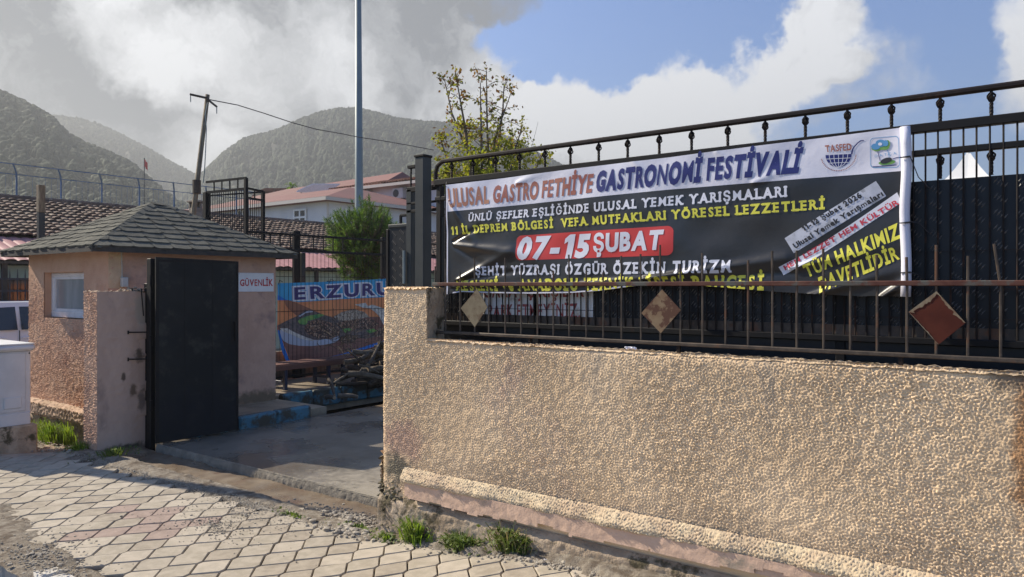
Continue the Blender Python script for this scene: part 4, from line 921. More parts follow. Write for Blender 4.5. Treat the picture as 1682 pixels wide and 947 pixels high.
for (x0, x1, z0, z1) in ((wx0, wx1, wz0+.01, wz0+.085), (wx0, wx1, wz1-.05, wz1), (wx0, wx0+fw, wz0+.085, wz1-.05), (wx1-fw, wx1, wz0+.085, wz1-.05)): mb.cbox((x0, fy0, z0), (x1, fy1, z1), .006)
mb.build('frame', 'frame_white', win)
mb = MB(); x0, x1, z0, z1 = wx0+fw, wx1-fw, wz0+.085, wz1-.05
for (p0, p1, q0, q1) in ((x0, x1, z0, z0+.03), (x0, x1, z1-.03, z1), (x0, x0+.03, z0+.03, z1-.03), (x1-.03, x1, z0+.03, z1-.03)): mb.box((p0, fy0+.012, q0), (p1, fy1-.008, q1))
mb.build('sash', 'frame_white', win)
MB().box((x0+.03, fy0+.03, z0+.03), (x1-.03, fy0+.034, z1-.03)).build('pane', 'glass_curtain', win)
# roof: a hipped deck, a fascia and single shingles
AP = Vector((-9.33, 4.86, 2.655)); AP2 = Vector((-9.33, 5.02, 2.655))
C_ = [Vector((-10.53, 3.60, 2.01)), Vector((-8.09, 3.60, 2.01)), Vector((-8.09, 6.16, 2.01)), Vector((-10.53, 6.16, 2.01))]
roof = empty('roof', (-9.4, 4.9, 2), '', 'x'); del roof['label'], roof['category'], roof['kind']; roof.parent = hut; roof.location = (0, 0, 2)
mb = MB()
cc = C_+[AP, AP2]
mb.add([tuple(p) for p in cc], [(0, 1, 4), (1, 2, 5, 4), (2, 3, 5), (3, 0, 4, 5), (3, 2, 1, 0)]); mb.build('deck', 'fascia', roof)
mb = MB()
for i in range(4):
    p, q = C_[i], C_[(i+1) % 4]; n_ = Vector((q.y-p.y, -(q.x-p.x), 0)).normalized()
    mb.prism([p+Vector((0, 0, -.045)), q+Vector((0, 0, -.045)), q+Vector((0, 0, .012)), p+Vector((0, 0, .012))], -n_*-.012)
mb.build('fascia', 'fascia', roof, fix=True)
def shingles(A, B, T0, T1, rows, w_):
    """one roof face: eave A->B, top edge T0->T1 (T0 above A)"""
    n_ = (B-A).cross(T0-A).normalized()
    if n_.z < 0: n_ = -n_
    rr = random.Random(int(abs(A.x*100+A.y*10)))
    for r_ in range(rows):
        f0 = r_/rows; f1 = min(1.0, (r_+1.55)/rows)
        a0, b0 = A.lerp(T0, f0), B.lerp(T1, f0); a1, b1 = A.lerp(T0, f1), B.lerp(T1, f1)
        dr = (b0-a0).normalized(); L = (b0-a0).length; down = ((a0+b0)/2-(a1+b1)/2); down = (down-dr*down.dot(dr)); dl = down.normalized(); H_ = down.length
        k0 = -w_*(.5 if r_ % 2 else 0) - rr.uniform(0, .02)
        x = k0
        o0 = a0+dl*.012
        def cl(d, h):
            """clip a point at distance d along the row, h up the slope, to the hips"""
            base = a0+dr*d-dl*h
            fa = h/H_ if H_ else 0
            lo = (a0.lerp(a1, fa)-a0).dot(dr); hi = (b0.lerp(b1, fa)-a0).dot(dr)
            d2 = min(max(d, lo-.004), hi+.004); return a0+dr*d2-dl*h
        while x < L:
            ww = w_*rr.uniform(.94, 1.04); g_ = .004
            if min(L, x+ww)-max(0, x) < .03: x += ww; continue
            lift = .010+rr.uniform(0, .006); sag = rr.uniform(-.006, .008)
            lifts = [rr.uniform(0, .007) for _ in range(5)]
            low = [(x+g_, .0+.022), (x+ww*.2, sag), (x+ww*.5, sag+rr.uniform(-.004, .004)), (x+ww*.8, sag), (x+ww-g_, .022)]
            top = [(x+ww-g_, H_), (x+g_, H_)]
            P = [cl(d, h)+n_*(lift+lifts[i]) for i, (d, h) in enumerate(low)]+[cl(d, h)+n_*.002 for d, h in top]
            Q = [cl(d, h)+n_*.001 for d, h in low]+[cl(d, h) for d, h in top]
            k = 7
            m_ = MB().add([tuple(p) for p in P+Q], [tuple(range(k))]+[(k+i, k+(i+1) % k, (i+1) % k, i) for i in range(5)])
            m_.build('shingle', 'shingle' if rr.random() < .6 else 'shingle2', roof, fix=False)
            x += ww
shingles(C_[0]+Vector((-.02, -.02, .01)), C_[1]+Vector((.02, -.02, .01)), AP, AP, 10, .235)
shingles(C_[1]+Vector((.02, -.02, .01)), C_[2]+Vector((.02, .02, .01)), AP, AP2, 10, .235)
for (A_, B_, T0, T1, nm) in ((C_[2], C_[3], AP2, AP2, 0), (C_[3], C_[0], AP2, AP, 0)):
    n_ = (B_-A_).cross(T0-A_).normalized(); n_ = n_ if n_.z > 0 else -n_
    mb = MB()
    for r_ in range(10):
        f0, f1 = r_/10, min(1, (r_+1.3)/10); mb.quad(A_.lerp(T0, f0)+n_*.016, B_.lerp(T1, f0)+n_*.016, B_.lerp(T1, f1)+n_*.004, A_.lerp(T0, f1)+n_*.004)
    kind(mb.build('shingle_courses', 'shingle', roof), 'stuff')
for (p, q) in ((C_[0], AP), (C_[1], AP), (C_[2], AP2), (C_[3], AP2), (AP, AP2)):
    L = (q-p).length; n = max(1, int(L/.17))
    side = (q-p).cross(Vector((0, 0, 1))).normalized()*.075
    for i in range(n):
        a = p.lerp(q, i/n)+Vector((0, 0, .030)); b = p.lerp(q, min(1, (i+1.25)/n))+Vector((0, 0, .018))
        MB().add([tuple(a-side-Vector((0, 0, .035))), tuple(a), tuple(a+side-Vector((0, 0, .035))), tuple(b-side-Vector((0, 0, .033))), tuple(b), tuple(b+side-Vector((0, 0, .033)))], [(0, 1, 4, 3), (1, 2, 5, 4), (0, 2, 1)]).build('hip_cap', 'shingle', roof)
# small box, its cable, debris and the hut's name sign
jb = empty('junction_box', (-8.33, 3.98, 1.6), 'small grey electrical box fixed to the hut corner above the pillar', 'electrical box')
y0 = at_x(196, 0, HX1).y; y1 = at_x(206, 0, HX1).y; z0 = at_x(200, 471, HX1).z; z1 = at_x(200, 455, HX1).z
MB().cbox((HX1+.012, y0, z0), (HX1+.07, y1, z1), .006).build('case', 'plastic_box', jb)
MB().tube([(HX1+.012, (y0+y1)/2-.01, z1), (HX1+.010, (y0+y1)/2-.015, 2.0)], .005, 5).build('cable', 'plastic_box', jb)
rr = random.Random(8); mb = MB()
for k in range(26): mb.blob((rr.uniform(-8.3, -8.1)+.42*0, rr.uniform(3.86, 3.99), 1.565+rr.uniform(-.0, .03)), (.02, .02, .014), rr, jit=.5)
mb2 = MB()
for k in range(30): mb2.blob((rr.uniform(-7.75, -7.52), rr.uniform(3.62, 3.83), 1.552+abs(rr.gauss(0, .012))), (rr.uniform(.01, .022), rr.uniform(.01, .02), .012), rr, jit=.5)
kind(mb2.build('rubble_crumbs', 'conc_old'), 'stuff')
sg = empty('guard_sign', (HX1, 5.7, 1.65), 'white rectangular sign with red capital letters on the hut wall', 'sign')
sy0 = at_x(391.5, 0, HX1+.012).y; sy1 = at_x(449.5, 0, HX1+.012).y; sz1 = at_x(391.5, 447.5, HX1+.012).z; sz0 = at_x(391.5, 479, HX1+.012).z
MB().cbox((HX1+.004, sy0, sz0), (HX1+.014, sy1, sz1), .002).build('board', 'sign_white', sg)
GSf = (lambda u, v: (at_x(u, v, HX1+.014).y, at_x(u, v, HX1+.014).z), lambda y, z, off=0: Vector((HX1+.0145+off, y, z)))
V, Fc = text2d('GÜVENLİK', .032, gap=.09); lay(V, Fc, quadmap(GSf, (394, 469), (447.8, 469), (394, 459), (447.8, 458.6)), 'lettering', 'sign_red', sg, None, .001)
for yy in (sy0+.012, sy1-.012):
    MB().tube([(HX1+.012, yy, sz1-.015), (HX1+.017, yy, sz1-.015)], .005, 6).build('screw', 'pole_grey', sg)

# ------------------------------------------------------------------ UTILITY CABINET at the left edge
ub = empty('utility_cabinet', (-8.7, 2.8, 0), 'pale grey utility cabinet on a concrete base beside the guard hut', 'cabinet')
UX0, UX1, UY0, UY1 = -9.45, -8.23, 2.35, 3.07
MB().cbox((UX0-.04, UY0-.04, -.3), (UX1+.05, UY1+.045, .235), .015).build('base', 'conc_old', ub)
MB().cbox((UX0, UY0, .235), (UX1, UY1, .965), .01).build('body', 'cabinet', ub)
MB().cbox((UX0-.03, UY0-.03, .965), (UX1+.04, UY1+.03, 1.025), .02).build('lid', 'cabinet', ub)
MB().prism([(UX0-.02, UY0-.02, 1.025), (UX1+.03, UY0-.02, 1.025), (UX1+.03, UY1+.02, 1.025), (UX0-.02, UY1+.02, 1.025)], (0, 0, .012)).build('lid_top', 'cabinet', ub)
MB().cbox((UX1, UY0+.02, .235), (UX1+.012, UY1-.01, .355), .004).build('lower_band', 'cabinet', ub)
MB().cbox((UX1, UY0+.04, .37), (UX1+.008, UY1-.05, .945), .006).build('raised_panel', 'cabinet', ub)
for k in range(3): MB().cbox((UX1+.008, UY1-.24-.22*k, .405), (UX1+.018, UY1-.09-.22*k, .515), .005).build('vent_cover', 'cabinet', ub)
MB().tube([(UX1+.04, UY1-.03, .94), (UX1+.046, UY1-.03, .94)], .008, 8).build('bolt', 'black_metal', ub)

# ------------------------------------------------------------------ REAR FENCE, PRINTED BANNER, BENCH, FIREWOOD
rfz = empty('rear_iron_fence', (-9.8, 7, 0), 'black iron fence behind the guard hut carrying the food banner', 'fence')
RX = -9.8; ry0, ry1 = 6.55, 9.75
MB().cbox((RX-.02, ry0, 2.405), (RX+.02, 14.5, 2.44), .004).build('top_rail', 'black_metal', rfz)
MB().cbox((RX-.02, ry0, 2.15), (RX+.02, 14.5, 2.19), .004).build('second_rail', 'black_metal', rfz)
MB().cbox((RX-.015, ry0, .16), (RX+.015, 14.5, .19), .004).build('bottom_rail', 'black_metal', rfz)
for u in (444, 460, 477, 515, 531, 547, 563):
    y = at_x(u, 0, RX).y; MB().tube([(RX, y, 2.19), (RX, y, 2.405)], .011, 6).build('baluster', 'black_metal', rfz)
y = ry0+.03; k = 0; b0_ = None
while y < 13.5:
    if b0_ is None: b0_ = MB().tube([(RX, y, .19), (RX, y, 2.15)], .0036, 5).build('thin_bar', 'black_metal', rfz); yb0 = y
    else: share(b0_, (0, y-yb0, 0), rfz)
    y += .08
for u, m, r_ in ((497.5, 'black_metal', .06), (508, 'post_green', .04), (640, 'black_metal', .05)):
    y = at_x(u, 0, RX).y; MB().cbox((RX-.20, y-r_, 0), (RX-.14, y+r_, 2.5 if m == 'black_metal' else 2.15), .005).build('post', m, rfz)
for z in (1.2, 1.75): MB().box((RX-.004, ry0, z), (RX+.004, 14.4, z+.008)).build('tie_rod', 'black_metal', rfz)

EX = -9.87
fb_ = empty('food_banner', (EX, 8.2, 1), 'large printed banner with a grilled food picture hung on the rear fence', 'banner')
def ep(u, v): p = at_x(u, v, EX); return (p.y, p.z)
def ew(y, z, off=0.0): return Vector((EX+.01+off+.012*math.sin(y*4+z)+.008*math.sin(y*9-z*5), y, z))
ES = (ep, ew)
def epoly(name, pts, m, off, L=.12): return lay([(u, v, 0) for u, v in pts], [tuple(range(len(pts)))], polymap(ES), name, m, fb_, L, off)
M['e_orange'] = mat('print_orange_ground', (.95, .36, .14), (.80, .28, .11), 2.5, rough=.5, c3=(.55, .20, .11), scale3=3)
M['e_brown'] = mat('print_brown_wood', (.24, .11, .09), (.31, .14, .11), 3, rough=.5, stretch=(1, 1, 5))
M['e_brown2'] = mat('print_dark_brown', (.42, .17, .09), (.33, .13, .08), 3, rough=.5)
M['e_blue'] = mat('print_bright_blue', (.03, .36, .70), (.05, .44, .72), 3, rough=.5)
M['e_blue2'] = mat('print_strong_blue', (.015, .20, .66), rough=.5)
M['e_plate'] = mat('print_plate_grey', (.50, .55, .66), (.56, .60, .70), 3, rough=.5)
M['e_food'] = mat('print_grilled_food', (.22, .10, .07), (.48, .27, .17), 22, rough=.5, c3=(.62, .46, .33), scale3=30, lo3=.52, hi3=.6, vor=(34, .35, .6, (.08, .05, .045)))
M['e_rice'] = mat('print_rice', (.62, .54, .44), (.45, .34, .25), 26, rough=.5, c3=(.16, .11, .08), scale3=34, lo3=.5, hi3=.58)
M['e_dark'] = mat('print_dark_food', (.09, .08, .085), (.22, .16, .15), 20, rough=.5)
M['e_white'] = mat('print_white_lace', (.85, .82, .74), (.50, .47, .44), 24, rough=.5)
M['e_green'] = mat('print_leaf_green', (.07, .30, .11), (.30, .48, .10), 9, rough=.5)
M['e_letter'] = mat('print_indigo', (.06, .045, .20), rough=.5)
M['e_white2'] = mat('print_white_outline', (.85, .85, .90), rough=.5)
epoly('sheet', [(455.7, 464.8), (520, 463), (600, 459.5), (668, 455), (668, 550), (607, 567), (560, 581), (512, 597), (479.5, 600), (455, 542)], 'e_orange', 0)
epoly('blue_field', [(455.7, 464.8), (520, 463), (600, 459.5), (668, 455), (668, 485), (634, 487.5), (560, 491), (489, 496), (466, 492), (455.7, 484.5)], 'e_blue', .003)
epoly('blue_corner', [(455.3, 484), (466, 490), (472, 492.5), (455.3, 493)], 'e_blue2', .006)
epoly('brown_wedge', [(466, 491.5), (480, 494), (500, 503), (525, 515), (560, 524), (540, 530), (500, 518), (487, 518), (475, 508), (468, 500)], 'e_brown2', .004)
epoly('brown_field', [(455, 535), (480, 525), (560, 520), (668, 520), (668, 550), (607, 567), (560, 581), (512, 597), (479.5, 600)], 'e_brown', .004)
epoly('dark_food', [(456, 534), (470, 527), (487, 519), (500, 509), (515, 511), (540, 520), (560, 526), (610, 540), (622, 552), (600, 556), (560, 553), (540, 566), (520, 558), (470, 545)], 'e_dark', .006)
epoly('plate', [(459, 541), (470, 544), (485, 552), (505, 558), (525, 558), (545, 553), (552, 549), (556, 556), (548, 562), (530, 566), (510, 568), (490, 567.5), (475, 565), (466, 560), (460, 550)], 'e_plate', .008)
epoly('plate_rim', [(459, 539), (472, 539), (484, 546), (500, 553), (515, 558), (512, 560), (492, 556), (478, 549), (465, 544)], 'e_white', .010)
epoly('plate_tip', [(489, 519), (505, 509), (510, 509.5), (512, 512), (500, 514), (492, 520)], 'e_plate', .010)
epoly('grilled_food', [(500, 535), (508, 527), (525, 525), (545, 530), (556, 540), (556, 550), (540, 557), (520, 555), (503, 548), (498, 541)], 'e_food', .010)
epoly('grilled_food', [(548, 531), (570, 525), (590, 522), (612, 525), (622, 532), (606, 540), (580, 541), (560, 538)], 'e_food', .009)
epoly('rice', [(546, 520), (560, 512), (580, 507), (598, 512), (606, 521), (590, 523), (570, 526), (556, 526)], 'e_rice', .011)
epoly('rice', [(582, 500), (600, 497), (606, 506), (614, 512), (622, 520), (628, 532), (640, 540), (640, 510), (610, 500), (596, 505)], 'e_white', .008)
epoly('grilled_food', [(556, 555), (575, 549), (588, 553), (580, 562), (560, 564)], 'e_food', .012)
epoly('grilled_food', [(612, 545), (622, 537), (640, 535), (660, 545), (640, 556), (616, 552)], 'e_food', .011)
epoly('green_pepper', [(496, 521), (505, 518), (525, 515), (531, 517), (520, 522), (507, 526), (498, 526)], 'e_green', .013)
epoly('green_pepper', [(560, 540), (572, 538.5), (578, 541), (566, 546)], 'e_green', .013)
epoly('green_pepper', [(600, 543), (612, 539), (618, 543), (606, 547)], 'e_green', .013)
epoly('lemon', [(488, 527), (493, 522), (500, 523), (503, 528), (500, 533), (491, 532)], 'v_yellow' if 0 else 'e_green', .014)
epoly('blue_stripe', [(455, 541), (459, 543), (466, 568), (473, 588), (480, 600), (472, 600), (463, 578)], 'e_blue2', .012)
epoly('blue_stripe', [(512, 597), (520, 590), (537, 586), (560, 581), (585, 573), (607, 566), (640, 556), (640, 561), (607, 571), (570, 582), (540, 591), (522, 598)], 'e_blue2', .012)
for (nm, mm, bld, of) in (('letter_outline', 'e_white2', .10, .008), ('lettering', 'e_letter', .045, .012)):
    V, Fc = text2d('ERZURUM', .045, gap=.16)
    if bld > .05:
        V2, F2 = text2d('ERZURUM', .045, gap=.16)
        # outline: every glyph again, swollen about its own centre by a broad offset
        x = 0; V = []; Fc = []; tot = None
        wid = []; 
        for ch in 'ERZURUM':
            vs, _ = glyph(ch, .045); vs, _ = glyph(ch, 0); wid.append((min(p[0] for p in vs)-.045, max(p[0] for p in vs)+.045))
        tot = sum(b-a for a, b in wid)+.16*6
        for ch, (wa, wb) in zip('ERZURUM', wid):
            v0, _ = glyph(ch, 0); vs, fs = glyph(ch, .12); o = len(V); cx = (min(p[0] for p in v0)+max(p[0] for p in v0))/2
            V.extend([((p[0]-cx+x+(wb-wa)/2)/tot, p[1]/.686, 0) for p in vs]); Fc.extend([tuple(i+o for i in f) for f in fs]); x += wb-wa+.16
    lay(V, Fc, quadmap(ES, (482, 491.5), (665, 481), (481, 472.5), (665, 462.5)), nm, mm, fb_, .15, of)
for (u, v) in ((456, 465), (540, 462.5), (625, 458.5)):
    p = ep(u, v); MB().tube([(EX+.02, p[0], p[1]-.02), (RX-.02, p[0], p[1]+.05), (RX+.03, p[0]+.02, p[1]+.02)], .006, 5).build('tie_cord', 'wire', fb_)

lw = empty('shade_wall', (-9.97, 9.8, 0), 'low concrete wall added under the rear fence, dark to stand for shade', 'wall')
MB().cbox((-10.12, 6.25, -.1), (-10.0, 13.5, .56), .01).build('body', 'conc_shade', lw)  # added wall; its dark colour stands for the shade behind the bench
bench = empty('yard_bench', (-9.1, 7.4, .1), 'long low bench of reddish wood with dark blue legs below the food banner', 'bench')
BXc = -9.0; by0 = 6.35; by1 = at_x(548, 0, BXc).y+.5
for k in range(4): MB().cbox((BXc-.30+k*.098, by0, .455), (BXc-.30+k*.098+.085, by1, .485), .005).build('seat_slat', 'bench_wood', bench)
MB().cbox((BXc+.095, by0, .40), (BXc+.11, by1, .47), .004).build('apron', 'bench_wood', bench)
for y in (6.6, at_x(535, 0, BXc).y, by1-.1): MB().cbox((BXc+.04, y-.025, .11), (BXc+.09, y+.025, .455), .004).cbox((BXc-.28, y-.025, .11), (BXc-.23, y+.025, .455), .004).cbox((BXc-.23, y-.02, .2), (BXc+.04, y+.02, .24), .003).build('leg', 'bench_metal', bench)
bd = empty('raw_board', (-9.3, 8.3, .1), 'unpainted board panel leaning below the food banner edge', 'board')
MB().prism([at_x(534, 588, -9.45), at_x(574, 580, -9.45), at_x(570, 602, -9.45), at_x(535, 606, -9.45)], (-.025, 0, 0)).build('panel', 'board', bd, fix=True)
MB().prism([at_x(557, 583, -9.44), at_x(561, 582, -9.44), at_x(561, 603, -9.44), at_x(557, 604, -9.44)], (.012, 0, 0)).build('batten', 'board', bd, fix=True)

# firewood: separate branches in a heap
rr = random.Random(23)
hc = Vector((-8.25, 7.95, .03))
def branch(a, b, r, m, label, bend=.04, twig=True):
    n = 5; pts = []
    off = Vector((rr.uniform(-1, 1), rr.uniform(-1, 1), rr.uniform(-.3, 1)))*bend
    for k in range(n): t = k/(n-1); pts.append(a.lerp(b, t)+off*math.sin(math.pi*t)+Vector((rr.gauss(0, r*.25), rr.gauss(0, r*.25), rr.gauss(0, r*.2))))
    e = MB().tube(pts, [r*(1.05-.35*k/(n-1)) for k in range(n)], 8, cap=False)
    o = e.build('firewood_branch', m, None, True)
    tag(o, label, 'log', 'branches in the firewood heap')
    for p, q, s_ in ((pts[0], pts[1], 1), (pts[-1], pts[-2], .7)):
        d = (p-q).normalized(); MB().tube([p-d*.004, p+d*.003], r*1.0*s_*1.02, 8).build('sawn_end', 'log_end' if rr.random() < .5 else m, o)
    return o
lab = 'grey branch in the dark firewood heap beside the wall pillar'
for k in range(46):
    lev = rr.random()**1.3; z = .06+lev*.62; sp = (1-lev*.72)
    c = hc+Vector((rr.gauss(0, .30)*sp, rr.gauss(0, .42)*sp, z))
    ang = rr.gauss(R(60), R(30)); L = rr.uniform(.35, .85)*(.6+.5*sp); tz = rr.gauss(0, .16)
    d = Vector((math.cos(ang), math.sin(ang), tz))*L/2
    r = rr.uniform(.018, .048)
    a = c-d; b = c+d; a.z = max(a.z, r+.04); b.z = max(b.z, r+.04)
    mm = 'log' if rr.random() < .75 else 'log2'
    c2 = (c.y-hc.y)/.42+(c.x-hc.x)/.3*.5
    lab = '%s %s branch, %s, %s of firewood heap, %s, %s' % ('thick' if r > .038 else 'medium' if r > .028 else 'thin', 'dark brown' if mm == 'log' else 'pale brown',
           'lying flat' if abs(tz) < .12 else 'tilted up' if tz > 0 else 'tilted down', 'bottom' if z < .18 else 'lower part' if z < .32 else 'upper part' if z < .48 else 'top',
           'left side' if c2 < -.6 else 'right side' if c2 > .6 else 'middle', 'along the fence' if math.sin(ang) > .86 else 'across the heap')
    if k == 0: seen_ = set()
    if lab in seen_: lab = lab.replace(', across the heap', ', across the heap, more sunken')
    seen_.add(lab)
    branch(a, b, r, mm, lab)
def P3(u, v, x): return at_x(u, v, x)
for (a, b, r, m, l) in ((P3(589, 598, -8.0), P3(622, 611, -7.9), .014, 'log2', 'pale straight stick lying on top of the firewood heap'),
                        (P3(549, 629, -8.0), P3(571, 613, -8.0), .02, 'log2', 'light brown stick sloping up at the left of the firewood heap'),
                        (P3(540, 623, -8.1), P3(549, 650, -7.8), .024, 'log', 'dark stick leaning against the bench end'),
                        (P3(536, 652, -7.85), P3(549, 654, -7.75), .035, 'log', 'short thick log with pale sawn end on the ground'),
                        (P3(555, 650, -7.8), P3(586, 652, -7.7), .035, 'log2', 'thick pale log on the ground in front of the heap'),
                        (P3(571, 573, -8.3), P3(596, 596, -8.0), .02, 'log', 'dark stick sloping down across the banner edge'),
                        (P3(590, 590, -8.0), P3(606, 580, -8.1), .03, 'log', 'stout dark branch pointing up above the heap'),
                        (P3(604, 600, -8.0), P3(624, 566, -8.2), .03, 'log', 'steep dark branch rising beside the pillar edge')):
    branch(a, b, r, m, l, .01)
# dry twigs above the heap
mb = MB()
for k in range(90):
    u = rr.gauss(575, 22); v = rr.gauss(558, 14); x = -8.5+rr.uniform(-.2, .3)
    if v > 592 or u > 626: continue
    p = P3(u, v, x); d = Vector((rr.gauss(0, 1), rr.gauss(0, 1), rr.gauss(.2, .6))).normalized()*rr.uniform(.12, .4)
    mb.tube([p, p+d*.5+Vector((0, 0, rr.gauss(0, .02))), p+d], rr.uniform(.002, .005), 4)
kind(mb.build('dry_brushwood', 'log'), 'stuff')

# ------------------------------------------------------------------ STACKED GATE SECTION behind the hut
cg = empty('tall_gate_section', (-10.2, 6.6, 0), 'tall black iron gate section standing above the hut roof', 'gate')
A3 = at_t(339, 470, 11.5); B3 = at_t(404, 470, 11.05); C3 = at_t(432, 470, 11.45)
def zc(v, t): return EYE+(470-v)*t/F
def rail3(a, b, za, zb, r, nm): MB().tube([(a.x, a.y, za), (b.x, b.y, zb)], r, 4).build(nm, 'black_metal', cg)
ztop = 3.22; zm = 3.06
rail3(A3, B3, ztop, ztop, .022, 'top_rail'); rail3(A3, B3, zm, zm, .024, 'middle_rail'); rail3(B3, C3, ztop-.15, ztop-.15, .02, 'top_rail'); rail3(B3, C3, zm-.13, zm-.13, .02, 'middle_rail')
A4 = at_t(344, 470, 11.9)
rail3(A4, C3, 3.06, 3.06, .014, 'back_rail')
for p, r, zt in ((A3, .055, zm), (B3, .032, ztop), (C3, .032, ztop-.15)): MB().tube([(p.x, p.y, 0), (p.x, p.y, zt)], r, 4).build('post', 'black_metal', cg)
for k in range(1, 5):
    p = A3.lerp(B3, k/5); MB().tube([(p.x, p.y, zm), (p.x, p.y, ztop)], .011, 6).build('baluster', 'black_metal', cg)
for k in range(1, 18):
    p = A3.lerp(B3, k/18); MB().tube([(p.x, p.y, .2), (p.x, p.y, zm)], .006, 5).build('thin_bar', 'black_metal', cg)
for k in range(1, 8):
    p = B3.lerp(C3, k/8); MB().tube([(p.x, p.y, .2), (p.x, p.y, zm-.13)], .006, 5).build('thin_bar', 'black_metal', cg)
p = B3.lerp(C3, .5); MB().tube([(p.x, p.y, zm-.13), (p.x, p.y, ztop-.15)], .011, 6).build('baluster', 'black_metal', cg)

# ------------------------------------------------------------------ POLES AND WIRES
wp = empty('wooden_utility_pole', (-11.6, 6.4, 0), 'leaning weathered wooden pole with crossarms behind the hut', 'pole')
pb_ = at_t(283, 470, 12.1); pb_.z = -.1; pt_ = at_t(341, 155, 12.1)
MB().tube([pb_, pb_.lerp(pt_, .5), pt_], [.052, .044, .034], 10).build('shaft', 'wood', wp, True)
pm = pb_.lerp(pt_, .69); MB().tube([pm+Vector((0, 0, .1)), pm-Vector((0, 0, .12))], .066, 10).build('strap', 'wood_dark', wp)
a = at_t(312, 154.5, 12.0); b = at_t(341, 161, 12.05); MB().tube([a, b], .022, 4).build('crossarm', 'wood_dark', wp)
a = at_t(341, 163, 12.05); b = at_t(356, 175, 12.0); MB().tube([a, b], .02, 4).build('crossarm', 'wood_dark', wp)
for (u, v) in ((313, 156), (356, 175)): p = at_t(u, v, 12.0); MB().tube([p, p-Vector((0, 0, .11))], .008, 5).build('insulator', 'pole_grey', wp)
cb = MB(); pts = [at_t(u, v, 12.05+k*1.5) for k, (u, v) in enumerate(((343, 163), (390, 172), (435, 186), (480, 201), (520, 212), (560, 219), (590, 225), (630, 231), (670, 238), (712, 246)))]
cb.tube(pts, .009, 5, r2=.014); tag(cb.build('overhead_cable', 'wire'), 'sagging dark cable running right from the wooden pole top', 'cable')
pts = [at_t(u, v, 12.05) for u, v in ((341, 168), (337, 188), (339, 210), (338, 240), (336, 280), (334, 300))]
tag(MB().tube(pts, .008, 5).build('hanging_cable', 'pole_grey'), 'thin grey cable hanging down beside the wooden pole', 'cable')
lpz = empty('light_pole', (0, 0, 0), 'tall grey green tapered steel pole rising out of the picture', 'pole')
q = at_t(590, 470, 22); lpz.location = (q.x, q.y, 0)
MB().tube([(q.x+.00, q.y, 0), (q.x, q.y, 3.2), (q.x-.06, q.y+.0, 12.5)], [.135, .128, .078], 14).build('shaft', 'pole_grey', lpz, True)
MB().cbox((q.x-.2, q.y-.2, 0), (q.x+.2, q.y+.2, .03), .004).build('base_plate', 'pole_grey', lpz)
MB().tube([(q.x-.06, q.y, 12.4), (q.x+.2, q.y-.3, 12.9), (q.x+.8, q.y-.9, 13.0)], .05, 8).build('arm', 'pole_grey', lpz)
# unseen pole added outside the left frame edge to cast the pavement's shadow band
sp = empty('shadow_pole', (-10.9, 2.04, -.1), 'slim tapered pole added unseen beyond the left edge to cast a pavement shadow', 'pole')
MB().tube([(-10.9, 2.04, -.1), (-10.9, 2.04, 5.4)], .19, 12, r2=.05).build('shaft', 'wood', sp, True)
sq = empty('old_post', (-14.4, 5.5, 0), 'short weathered square post behind the left side of the hut roof', 'post')
p = at_t(67, 470, 13); MB().cbox((p.x-.05, p.y-.05, 0), (p.x+.05, p.y+.05, 2.9), .006).build('shaft', 'post_green', sq)
MB().cbox((p.x-.055, p.y-.055, 2.9), (p.x+.055, p.y+.055, 3.38), .008).build('rusty_top', 'wood', sq)
fp = empty('flag_pole', (0, 0, 0), 'distant thin flag pole with a small red flag before the hill', 'flag pole')
p = at_t(237, 470, 100); fp.location = (p.x, p.y, 0)
MB().tube([(p.x, p.y, 0), (p.x, p.y, zc(259, 100))], .06, 5).build('shaft', 'wire', fp)
mb = MB()
for k in range(6):
    pass
vs = []; 
for k in range(7):
    for z in (0, 1): vs.append((p.x+.06+.07*k*CY, p.y+.07*k*SY+.08*math.sin(k*1.7), zc(261, 100)-z*1.0-.10*k))
mb.add(vs, [(2*k, 2*k+1, 2*k+3, 2*k+2) for k in range(6)]); mb.build('flag', 'flag_red', fp)

# ------------------------------------------------------------------ CAR and spiked railing
car = empty('parked_car', (-14.7, 4.8, -.05), 'white parked car half hidden behind the cabinet and hut', 'car')
CX = -13.85; cw = 1.72
side = [(2.7, .30), (2.72, .62), (2.9, .80), (3.55, .93), (4.15, 1.33), (4.5, 1.385), (5.7, 1.385), (6.25, 1.30), (6.72, .95), (6.86, .88), (6.9, .45), (6.84, .28)]
G0 = -.05
mb = MB(); prof = [(y, z+G0) for y, z in side]; n = len(prof)
def tum(z): return .0 if z < .85+G0 else (z-.85-G0)*.32
L_ = [(CX-tum(z), y, z) for y, z in prof]; R_ = [(CX-cw+tum(z), y, z) for y, z in prof]
mb.add(L_+R_, [tuple(range(n)), tuple(reversed(range(n, 2*n)))]+[(i, n+i, n+(i+1) % n, (i+1) % n) for i in range(n)])
mb.build('body', 'car_white', car, fix=True)
def cside(pts, out, m, nm, t=.004):
    P = [(CX-tum(z+G0)+out, y, z+G0) for y, z in pts]; k = len(P)
    return MB().add(P+[(x-t-.004, y, z) for x, y, z in P], [tuple(range(k))]+[(i, (i+1) % k, k+(i+1) % k, k+i) for i in range(k)]).build(nm, m, car, fix=True)
cside([(3.72, .93), (4.22, 1.28), (4.98, 1.31), (4.98, .93)], .006, 'glass_dark', 'window')
cside([(5.04, .93), (5.04, 1.31), (5.72, 1.31), (5.86, 1.28), (5.96, .95)], .006, 'glass_dark', 'window')
cside([(6.03, .95), (5.94, 1.26), (6.15, 1.24), (6.45, .97)], .006, 'glass_dark', 'window')
for y in (5.0, 3.95, 6.02): cside([(y, .32), (y+.012, .32), (y+.012, .92), (y, .92)], .003, 'glass_dark', 'door_seam')
